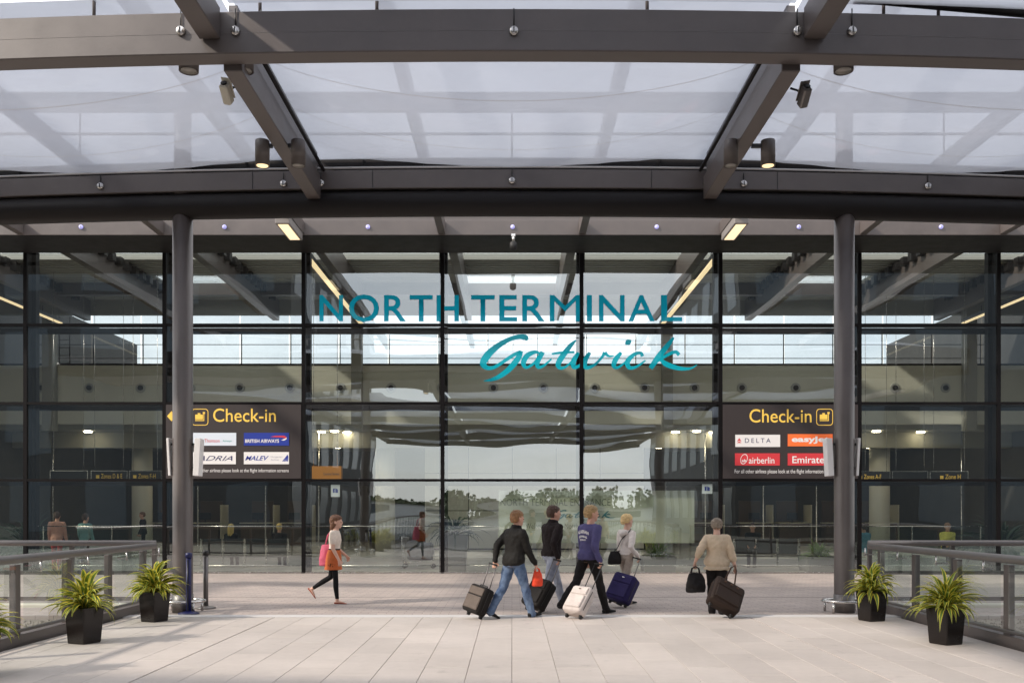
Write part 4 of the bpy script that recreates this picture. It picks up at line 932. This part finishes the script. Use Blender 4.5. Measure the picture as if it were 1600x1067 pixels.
        if not flatp: X.tube([f @ Vector((0, -.01*s, -.04*s)), f @ Vector((0, -.012*s, .01*s))], [.042*s, .040*s], 12)
        sh = lpart('shoe', fuse(X, 'shoe', .008, 2), shoe, t)
        if not flatp: lpart('sole', MB().tube([f @ Vector((0, y*s, -.070*s)) for y in (-.066, -.04, .04, .12, .17, .19)], [w*s for w in (.02, .036, .038, .045, .036, .016)], 14, [.008*s]*6, up=(0, 0, 1)), 'sole_white' if shoe == 'shoe_white' else 'black', sh)
    # hair
    Hh = MB()
    if hair in ('short', 'curly', 'bun', 'bob', 'long'):
        g = {'short': 1.06, 'curly': 1.24}.get(hair, 1.14)
        cap = [(.075, .060, .060, -.050), (.10, .074, .078, -.034), (.13, .079, .088, -.024), (.155, .079, .097, -.014), (.18, .074, .096, -.010), (.205, .060, .082, -.012), (.224, .040, .056, -.014), (.234, .016, .024, -.015)]
        if hair in ('short', 'curly'): cap[0] = (.050, .050, .052, -.044)
        Hh.loft([ering((0, y - (.0 if hair == 'short' else .005), z + (.004 if hair != 'short' else 0)), rx*g*.985, ry*g*.985, 20, Mh) for z, rx, ry, y in cap])
        if hair == 'bob':
            Hh.loft([ering((0, y, z), rx, ry, 18, Mh) for z, rx, ry, y in ((-.045, .035, .03, -.075), (-.02, .062, .045, -.068), (.03, .080, .062, -.05), (.08, .086, .075, -.038), (.13, .086, .085, -.03))])
        if hair == 'bun': Hh.ell((0, 0, 0), 1, 1, 1, M=Mh @ Matrix.Translation((0, -.10, .10)) @ Matrix.Diagonal((.048, .042, .05, 1)))
        if hair == 'long': Hh.loft([ering((0, y, z), rx, ry, 18, Mh) for z, rx, ry, y in ((-.16, .05, .03, -.09), (-.10, .085, .045, -.085), (-.02, .092, .06, -.06), (.06, .09, .075, -.045), (.13, .088, .088, -.03))])
    lpart('hair', fuse(Hh, 'hair', .006, 1, .022 if hair != 'curly' else .036, TEXH), hairm, t)
    if detail:
        for q in (-1, 1): lpart('eye', MB().ell((0, 0, 0), 1, 1, 1, 10, 6, M=Mh @ Matrix.Translation((q*.031, .088, .103)) @ Matrix.Diagonal((.012, .008, .007, 1))), 'eye', body)
        lpart('mouth', MB().ell((0, 0, 0), 1, 1, 1, 10, 6, M=Mh @ Matrix.Translation((0, .093, .052)) @ Matrix.Diagonal((.021, .006, .006, 1))), 'lip', body)
    return t, Mw, dict(arms=arms, tz=tz, s=s, Mh=Mh, J=J)
mat('sole_white', (.55, .55, .55), .6)

# ------------------------------------------------------------------ luggage
def frame3(W, Hp, yaw=None):
    """frame of a tilted wheeled case: u from wheels to hand, w across, n out of the front"""
    u = (Hp - W).normalized(); h = Vector((u.x, u.y, 0)).normalized(); w = Vector((0,0,1)).cross(h)
    if yaw is not None: w = Vector((math.cos(yaw), math.sin(yaw), 0)); w = (w - u*w.dot(u)).normalized()
    n = w.cross(u); return Matrix(((w.x, n.x, u.x, 0), (w.y, n.y, u.y, 0), (w.z, n.z, u.z, 0), (0, 0, 0, 1)))
def suitcase(label, W, Hp, L, wd, dp, m, m2, style='soft', yaw=None, logo=None, flip=1):
    W = Vector(W); Hp = Vector(Hp); M = frame3(W, Hp, yaw); D = (Hp - W).length
    t = thing('suitcase', label, 'suitcase', W, 0, 'wheeled suitcases'); t.rotation_euler = (0, 0, 0)
    def P(nm, mb, mm, par=None):
        me = mb.mesh(nm); me.transform(M); return lpart(nm, me, mm, par or t)
    z0 = .045; hw = wd/2
    def rr(w, d0, d1, z, r):
        out = []
        for sx, sy, a0 in ((1, 1, 0), (-1, 1, 90), (-1, -1, 180), (1, -1, 270)):
            for k in range(5):
                a = R(a0 + 22.5*k); out.append(((w-r)*sx + r*math.cos(a), (d1-r if sy > 0 else d0+r) + r*math.sin(a), z))
        return out
    r = min(.05, dp*.3)
    rings = [rr(hw-.03, -dp/2+.02, dp/2-.02, z0, r*.6), rr(hw-.01, -dp/2+.006, dp/2-.006, z0+.018, r*.9), rr(hw, -dp/2, dp/2, z0+.05, r), rr(hw, -dp/2, dp/2, z0+L-.05, r), rr(hw-.01, -dp/2+.006, dp/2-.006, z0+L-.016, r*.9), rr(hw-.035, -dp/2+.022, dp/2-.022, z0+L, r*.6)]
    body = P('body', MB().loft(rings), m)
    f = 1 if flip > 0 else -1
    y = f*dp/2
    a, c = sorted((y - f*.004, y + f*.022))
    P('front_pocket', MB().bbox(-hw*.82, hw*.82, a, c, z0+.05, z0+L*.60, .012), m2); P('front_pocket', MB().bbox(-hw*.82, hw*.82, *sorted((y - f*.004, y + f*.016)), z0+L*.64, z0+L*.92, .010), m2)
    zp = MB(); zy = dp*.16*f
    for sx in (-1, 1): zp.box(*sorted((sx*(hw+.001), sx*(hw+.006))), zy-.006, zy+.006, z0+.06, z0+L-.05)
    zp.box(-hw+.06, hw-.06, zy-.006, zy+.006, z0+L+.000, z0+L+.006); P('zip', zp, 'black_metal')
    for sx in (-1, 1):
        k = P('wheel', MB().cyl((sx*hw*.72-.014, -f*dp*.25, .03), (sx*hw*.72+.014, -f*dp*.25, .03), .034, 16), 'black'); P('wheel_housing', MB().bbox(sx*hw*.72-.026, sx*hw*.72+.026, -f*dp*.25-.04, -f*dp*.25+.04, .035, .085, .008), 'black_metal', k)
    P('top_handle', MB().tube([(-.08, 0, z0+L-.005), (-.07, 0, z0+L+.025), (.07, 0, z0+L+.025), (.08, 0, z0+L-.005)], .011, 8), 'black_metal' if style != 'old' else 'strap_brown')
    hz = D
    if style != 'old':
        hh = MB()
        for sx in (-1, 1): hh.cyl((sx*.075, -f*dp*.3, z0+L-.03), (sx*.075, 0, hz), .0085, 8)
        P('pull_rod', hh, 'rail_metal' if style == 'soft' else 'black_metal'); P('grip', MB().tube([(-.085, 0, hz), (.085, 0, hz)], .014, 10), 'black')
    else:
        P('pull_strap', MB().tube([(-.1, 0, z0+L), (-.05, .0, z0+L + (hz-z0-L)*.8), (0, 0, hz), (.05, 0, z0+L + (hz-z0-L)*.8), (.1, 0, z0+L)], .013, 8), 'strap_brown')
        for x in (-.11, 0, .11): P('buckle', MB().bbox(x-.02, x+.02, *sorted((y, y + f*.03)), z0+L*.80, z0+L*.86, .004), 'strap_brown')
    if logo: P('badge', MB().bbox(-.022, .022, *sorted((y+f*.01, y + f*.026)), z0+L*.82, z0+L*.85, .003), logo)
    # drop so that the lowest point stands on the ground
    lowz = min(v.co.z for c in t.children for v in c.data.vertices); t.location.z = -lowz
    return t
def gnd(px, py): Y = CAMZ*F/(py - HZ); return Vector(((px-800)*Y/F, Y, 0))
def bag(label, top, w, d, h, m, yaw, strap, slump=.15, strap_pts=None, name='handbag'):
    t = thing(name, label, 'bag', top - Vector((0, 0, h)), yaw, 'bags being carried')
    rings = []
    for z, k, e in ((0, .80, .75), (.04, .97, 1), (.35, 1.0, 1.05), (.7, .86, .75), (.95, .66, .40), (1.0, .6, .3)): rings.append(ering((slump*.2*w*math.sin(z*3), 0, z*h), w/2*k, d/2*e, 20))
    lpart('body', fuse(MB().loft(rings), 'body', .012, 3, .02), m, t)
    if strap_pts is None:
        for q in (-1, 1): lpart('handle', MB().tube([(-w*.22, q*d*.12, h*.93), (-w*.17, q*d*.08, h+strap*.7), (0, 0, h+strap), (w*.17, q*d*.08, h+strap*.7), (w*.22, q*d*.12, h*.93)], .010, 8), m, t)
    else:
        Mi = (Matrix.Translation(top - Vector((0,0,h))) @ Matrix.Rotation(yaw, 4, 'Z')).inverted()
        lpart('strap', MB().tube([Mi @ Vector(p) for p in strap_pts], .014, 8, [.005]*len(strap_pts)), m, t)
    return t
G1 = 'travellers walking past the entrance'
# woman in an orange skirt, walking right
p1 = gnd(522, 942)
t, M, I = person('woman in a cream t-shirt and orange skirt with black leggings walking right', 1.66, p1, R(-92), ((-12, 46, -50), (7, 3, 0)), 3, .88, True, lhand=p1 + Vector((.20, .18, .86)), rhand=p1 + Vector((.13, -.20, .80)),
    top='tee', bottom='legging', shoe='shoe_red', hairm='hair_auburn', hair='bob', skin='skin_pale', sleeve=.3, top_len=1.0, skirt='skirt', trousers='leggings', topn='t_shirt', group=G1, head_pitch=2, loose=.9)
sp = M @ I['tz'](.47, -.01, -.10)
bag('pink shoulder bag at the back of the woman in the orange skirt', p1 + Vector((-.17, .12, 1.08)), .27, .16, .40, 'bag_pink', R(8), .1, strap_pts=[p1 + Vector((-.19, .12, 1.05)), p1 + Vector((-.14, .13, 1.25)), sp + Vector((-.07, 0, .03)), sp + Vector((0, 0, .045)), sp + Vector((.04, .02, -.02)), p1 + Vector((-.1, .16, 1.1)), p1 + Vector((-.20, .12, 1.03))], name='shoulder_bag')
HD = R(-50)                                      # heading of the four: to the right and away
# man with ginger hair
p2 = gnd(803, 965); w2 = U(777, 879, 14.75)
t, M, I = person('ginger haired man in a black jacket and blue jeans pulling a case', 1.78, p2, R(-55), ((-19, 14, -22), (21, 4, 4)), 5, 1.2, lhand=p2 + Vector((-.30, -.02, .90)), rhand=p2 + Vector((.34, .0, .86)) , top='jacket_black', bottom='jeans_blue', hairm='hair_ginger', group=G1, collar=True, loose=1.15, top_len=.86)
g2 = p2 + Vector((-.33, -.03, .80))
suitcase('black case with a grey front, leftmost of the pulled suitcases', gnd(737, 967), g2, .44, .36, .24, 'case_black', 'case_grey', yaw=R(-36), flip=1)
bag('red orange carrier bag beside the leg of the ginger haired man', p2 + Vector((.37, .02, .74)), .20, .12, .24, 'bag_red', R(30), .05, name='carrier_bag')
tb = I['tz']
# man with brown hair in a dark brown zip top
p3 = gnd(862, 952)
t, M, I = person('brown haired man in a dark zip-neck top and pale jeans', 1.87, p3, R(-58), ((22, 6, 4), (-17, 16, -20)), 3, 1.1, rhand=p3 + Vector((.10, -.27, .90)), top='jacket_brown', bottom='jeans_pale', hairm='hair_brown', group=G1, collar=True, loose=1.1, head_yaw=-10, top_len=.90)
suitcase('black suitcase with a small badge half behind the blue jeans', gnd(829, 958), p3 + Vector((.08, -.29, .80)), .50, .40, .26, 'case_black', 'case_black', yaw=R(-38), logo='sign_white', flip=1)
# man in a blue sweater
p4 = gnd(920, 958)
t4, M, I = person('blond man in a purple blue sweater with white back print and black trousers', 1.88, p4, R(-56), ((-24, 18, -24), (20, 3, 3)), 4, 1.1, rhand=p4 + Vector((.16, -.26, .88)), top='sweater_blue', bottom='trouser_black', shoe='shoe_black', hairm='hair_sand', group=G1, loose=1.08, head_yaw=-14, top_len=.88, topn='sweater')
def back_print(t, I, lines):
    """white lettering laid on the back of the sweater, following its surface"""
    sw = [c for c in t.children if c.name.startswith('sweater')][0]; me = sw.data
    co = np.empty(len(me.vertices)*3); me.vertices.foreach_get('co', co); co = co.reshape(-1, 3)
    for txt, z, h, w, arc in lines:
        tm = text_mesh(txt, 0, .03); n = len(tm.vertices); q = np.empty(n*3); tm.vertices.foreach_get('co', q); q = q.reshape(-1, 3); a, b = q.min(0), q.max(0)
        x = ((q[:,0]-a[0])/(b[0]-a[0]) - .5)*w; zz = z + (q[:,1]-a[1])/(b[1]-a[1])*h - arc*(x/w*2)**2; out = []
        for xx, zq in zip(x, zz):
            k = (np.abs(co[:,0]-xx) < .022) & (np.abs(co[:,2]-zq) < .022) & (co[:,1] < I['tz'](.3).y)
            out.append((xx, (co[k,1].min() if k.any() else I['tz'](.3).y - .13) - .006, zq))
        tm.vertices.foreach_set('co', np.array(out).ravel()); tm.update(); tm.materials.clear(); lpart('print', tm, 'sign_white', sw)
zz = I['tz'](.36).z
back_print(t4, I, [('ALASKAN', zz, .055, .27, .03), ('BREWING', zz-.07, .035, .2, .02), ('JUNEAU', zz-.13, .035, .15, 0)])
suitcase('light grey wheeled case pulled by the man in the blue sweater', gnd(893, 967), p4 + Vector((.14, -.28, .78)), .48, .36, .22, 'case_light', 'case_light', style='hard', yaw=R(-36), logo='case_grey', flip=1)
# woman in a pale hoodie
p5 = gnd(978, 945)
t, M, I = person('blonde woman in a pale hoodie and beige trousers', 1.70, p5, R(-48), ((16, 4, 4), (-16, 22, -24)), 3, .88, True, rhand=p5 + Vector((.20, -.14, .88)), top='hoodie', bottom='trouser_beige', hairm='hair_blond', hair='bun', skin='skin_pale', group=G1, loose=1.0, top_len=.97, topn='hoodie', head_yaw=-8)
hd = MB(); hd.tube([I['tz'](.47, -.09, -.09), I['tz'](.42, -.135, 0), I['tz'](.47, -.09, .09)], [.045, .06, .045], 12); hd.ell(I['tz'](.46, -.10), .10, .05, .05)
lpart('hood', fuse(hd, 'hood', .009, 4, .01), 'hoodie', t)
sh = M @ I['tz'](.46, 0, .09); lp = p5 + Vector((-.22, -.10, .98))
bag('small black shoulder bag on the hip of the woman in the hoodie', lp, .26, .13, .24, 'bag_black', R(15), .1, strap_pts=[lp + Vector((-.03, 0, -.02)), M @ I['tz'](.15, -.14, -.10), M @ I['tz'](.32, -.145, 0), sh + Vector((-.02, -.06, .03)), sh + Vector((0, .0, .055)), M @ I['tz'](.35, .13, .02), M @ I['tz'](.15, .13, -.1), lp + Vector((.03, .02, -.02))], name='shoulder_bag')
suitcase('navy blue suitcase with white badge, behind the black trousers', gnd(962, 949), p5 + Vector((.17, -.17, .78)), .50, .44, .26, 'case_navy', 'case_navy', yaw=R(-30), logo='sign_white', flip=1)
# older woman
p6 = gnd(1120, 958)
t, M, I = person('grey haired older woman in a beige cardigan walking away', 1.60, p6, R(-12), ((8, 8, 0), (-8, 12, -10)), 9, 1.28, True, lhand=p6 + Vector((-.36, .02, .84)), rhand=p6 + Vector((.30, -.06, .74)), top='cardigan', bottom='trouser_black', hairm='hair_grey', hair='curly', skin='skin_pale', sleeve=.8, group=G1, loose=1.3, top_len=.80, topn='cardigan', head_pitch=10)
bag('black leather handbag held low by the older woman', p6 + Vector((-.36, -.02, .68)), .34, .17, .33, 'bag_black', R(5), .10)
suitcase('big dark brown suitcase with buckles dragged by the older woman', gnd(1127, 967), p6 + Vector((.27, -.13, .66)), .50, .52, .24, 'case_brown', 'case_brown', style='old', yaw=R(24), flip=1)

# ------------------------------------------------------------------ inside the hall
def bench(x0, n, y, lab):
    t = thing('seat_row', lab, 'bench', (x0, y, 0), 0, 'rows of dark seats inside the hall')
    lpart('beam', MB().box(0, n*.66, -.05, .03, .30, .36), 'rail_metal', t)
    for k in range(n):
        x = k*.66; lpart('backrest', MB().bbox(x+.05, x+.61, -.10, -.05, .42, .86, .015), 'black', t); lpart('seat', MB().bbox(x+.05, x+.61, -.04, .42, .38, .44, .015), 'black', t)
    for k in range(n+1): x = k*.66; lpart('leg', MB().box(x-.025, x+.025, -.115, -.06, .0, .86).box(x-.03, x+.03, -.12, .35, 0, .03), 'stainless', t)
bench(-9.45, 4, 28.3, 'row of dark seats with metal uprights seen from behind, left of the woman'); bench(6.75, 3, 28.3, 'row of dark seats with metal uprights right of the older woman')
def hall_person(lab, x, y, rz, top, bottom, hairm, hair='short', seated=False, H=1.7, female=False):
    lg = ((80, 85, 0), (80, 85, 0)) if seated else ((4, 2, 0), (-4, 6, 0))
    t, M, I = person(lab, H, (x, y, 0), rz, lg, 3, .95, female, top=top, bottom=bottom, hairm=hairm, hair=hair, vox=.014, group='people inside the hall', detail=False,
        lhand=None if not seated else Matrix.Rotation(rz, 3, 'Z') @ Vector((-.12, .3, .66)) + Vector((x, y, 0)), rhand=None if not seated else Matrix.Rotation(rz, 3, 'Z') @ Vector((.12, .3, .66)) + Vector((x, y, 0)))
hall_person('seated person with long blonde hair, back turned, inside left', -8.62, 28.45, 0, 'jacket_black', 'jacket_black', 'hair_gold', 'long', True, 1.68, True)
hall_person('seated person with a blond crop, back turned, inside left', -7.14, 28.45, 0, 'jacket_brown', 'jacket_black', 'hair_gold', 'short', True, 1.70)
hall_person('seated person in dark clothes inside, right of the older woman', 7.38, 28.45, R(160), 'jacket_black', 'jacket_black', 'hair_brown', 'short', True, 1.72)
hall_person('person in a peach shirt and red trousers behind the left balustrade glass', -13.0, 26.5, R(10), 'shirt_peach', 'cloth_red', 'hair_brown', 'short', False, 1.72)
hall_person('person in a teal shirt behind the left balustrade glass', -12.25, 26.6, R(-15), 'shirt_teal', 'jacket_black', 'hair_brown', 'short', False, 1.66)
hall_person('dark haired person in black near the round cream column at the left', -14.3, 36, R(120), 'jacket_brown', 'trouser_black', 'hair_auburn', 'short', False, 1.7)
hall_person('person in dark clothes with a tan bag near the left Check-in panel', -11.0, 30.5, R(60), 'jacket_black', 'trouser_black', 'hair_brown', 'bob', False, 1.72, True)
hall_person('person in a light blue top behind the right balustrade glass', 10.6, 27.9, R(20), 'shirt_blue', 'trouser_black', 'hair_brown', 'short', True, 1.72)
hall_person('person in a pale yellow top in the hall at the far right', 13.6, 29, R(170), 'shirt_yellow', 'trouser_black', 'hair_ginger', 'short', True, 1.72)
# luggage trolley
q = U(655, 886, 27.6); t = thing('luggage_trolley', 'airport luggage trolley with a grey bag standing inside the glass', 'trolley', (q.x, 27.6, 0))
fr = MB(); fr.tube([(-.45, -.22, .18), (-.50, -.22, .95)], .016, 8); fr.tube([(-.45, .22, .18), (-.50, .22, .95)], .016, 8); lpart('upright_frame', fr, 'stainless', t)
lpart('push_bar', MB().tube([(-.58, -.26, 1.02), (-.52, -.26, .97), (-.52, .26, .97), (-.58, .26, 1.02)], .026, 10), 'black', t); lpart('basket', MB().bbox(-.50, -.32, -.2, .2, .78, .93, .01), 'rail_metal', t)
pl = MB()
for yy in (-.2, 0, .2): pl.tube([(-.45, yy, .16), (.45, yy, .26)], .014, 8)
pl.box(.43, .46, -.22, .22, .24, .42); lpart('platform', pl, 'stainless', t)
for x, yy in ((-.42, -.24), (-.42, .24), (.42, -.1), (.42, .1)): lpart('wheel', MB().cyl((x, yy-.02, .07), (x, yy+.02, .07), .07, 16), 'black', t)
t = thing('duffel_bag', 'bulky grey bag lying on the luggage trolley', 'bag', (q.x+.02, 27.6, .24)); B = MB(); B.bbox(-.36, .42, -.2, .2, 0, .36, .06); B.bbox(-.1, .4, -.18, .18, .3, .52, .06); lpart('body', fuse(B, 'body', .02, 4, .02), 'bag_grey', t); lpart('handle', MB().tube([(.0, 0, .46), (.0, 0, .80), (.16, 0, .80), (.16, 0, .46)], .012, 8), 'black', t)
# check-in desks at the back
for i, x in enumerate((-17.3, -15.2, -12.6, -10.8, 9.6, 12.0, 13.9, 16.2, 18.2)):
    t = thing('check_in_desk', 'brown fronted check-in desk at the back of the hall, %s side, %s' % ('left' if x < 0 else 'right', ordinal(i if x < 0 else i-4, 4 if x < 0 else 5, '')), 'desk', (x, 46, 0), 0, 'check-in desks at the back')
    lpart('counter', MB().bbox(-.75, .75, -.35, .35, 0, 1.08, .02), 'brown_panel', t); lpart('worktop', MB().bbox(-.8, .8, -.4, .4, 1.082, 1.13, .01), 'cream', t); lpart('back_panel', MB().bbox(-.55, .55, .9, .96, 0, 2.2, .01), 'brown_panel', t); lpart('side_screen', MB().bbox(.82, .88, -.3, .9, 0, 2.0, .01), 'cream', t)
    lpart('monitor', MB().bbox(-.28, .28, -.02, .03, 1.28, 1.62, .01).box(-.03, .03, 0, .04, 1.132, 1.279), 'black', t)

# ------------------------------------------------------------------ what stands behind the camera and shows in the glass
def block(name, lab, x0, x1, y0, y1, h, m, face, nf, nw):
    t = thing(name, lab, 'building', ((x0+x1)/2, (y0+y1)/2, -.4)); part('wall', MB().box(x0, x1, y0, y1, -.4, h), m, t); part('roof', MB().box(x0-.3, x1+.3, y0-.3, y1+.3, h+.002, h+.3), 'roof_grey', t)
    if face == 'x': X = x0 if x0 > 0 else x1; s = -1 if x0 > 0 else 1
    wins = 0
    for f in range(nf):
        for k in range(nw):
            z = .8 + f*(h/nf); a = y0 + (k+.2)*(y1-y0)/nw; b = y0 + (k+.8)*(y1-y0)/nw
            w = part('window', MB().box(*sorted((X, X + s*.03)), a, b, z, z + h/nf*.55), 'bldg_glass', t)
    for k in range(4):
        a = x0 + (k+.2)*(x1-x0)/4; b = x0 + (k+.75)*(x1-x0)/4
        for f in range(nf): z = .8 + f*(h/nf); part('window', MB().box(a, b, y1, y1+.03, z, z + h/nf*.55), 'bldg_glass', t)
block('office_block', 'grey block with dark windows mirrored at the left in the glass', -34, -14.5, -46, -10, 20.0, 'bldg_grey', 'x', 4, 8)
block('office_block', 'grey block with dark windows mirrored at the right in the glass', 14.8, 36, -48, -10, 20.0, 'bldg_grey', 'x', 4, 9)
block('white_building', 'long white low building mirrored in the lower glass', -30, 24, -112, -100, 2.6, 'bldg_white', 'x', 1, 4)
vs = []; fs = []
for k in range(340):
    cx = random.uniform(-150, 150); cyy = random.uniform(-190, -150); rr = random.uniform(2, 3.6); hh = random.uniform(1.5, 4.0)
    for q in range(110):
        d = Vector((random.gauss(0, 1), random.gauss(0, 1), random.gauss(0, 1))).normalized()*random.uniform(.5, 1); c = Vector((cx, cyy, hh)) + Vector((d.x*rr, d.y*rr, d.z*rr*.9)); a = Vector((random.uniform(-1,1), random.uniform(-1,1), random.uniform(-1,1)))*.5; b = a.orthogonal().normalized()*.45
        o = len(vs); vs += [c - a, c + b, c + a, c - b]; fs.append((o, o+1, o+2, o+3))
tr = put('tree_belt', MB().add(vs, fs), 'tree_leaf'); tag(tr, 'far belt of dark trees mirrored low in the glass', 'trees', None, 'stuff')
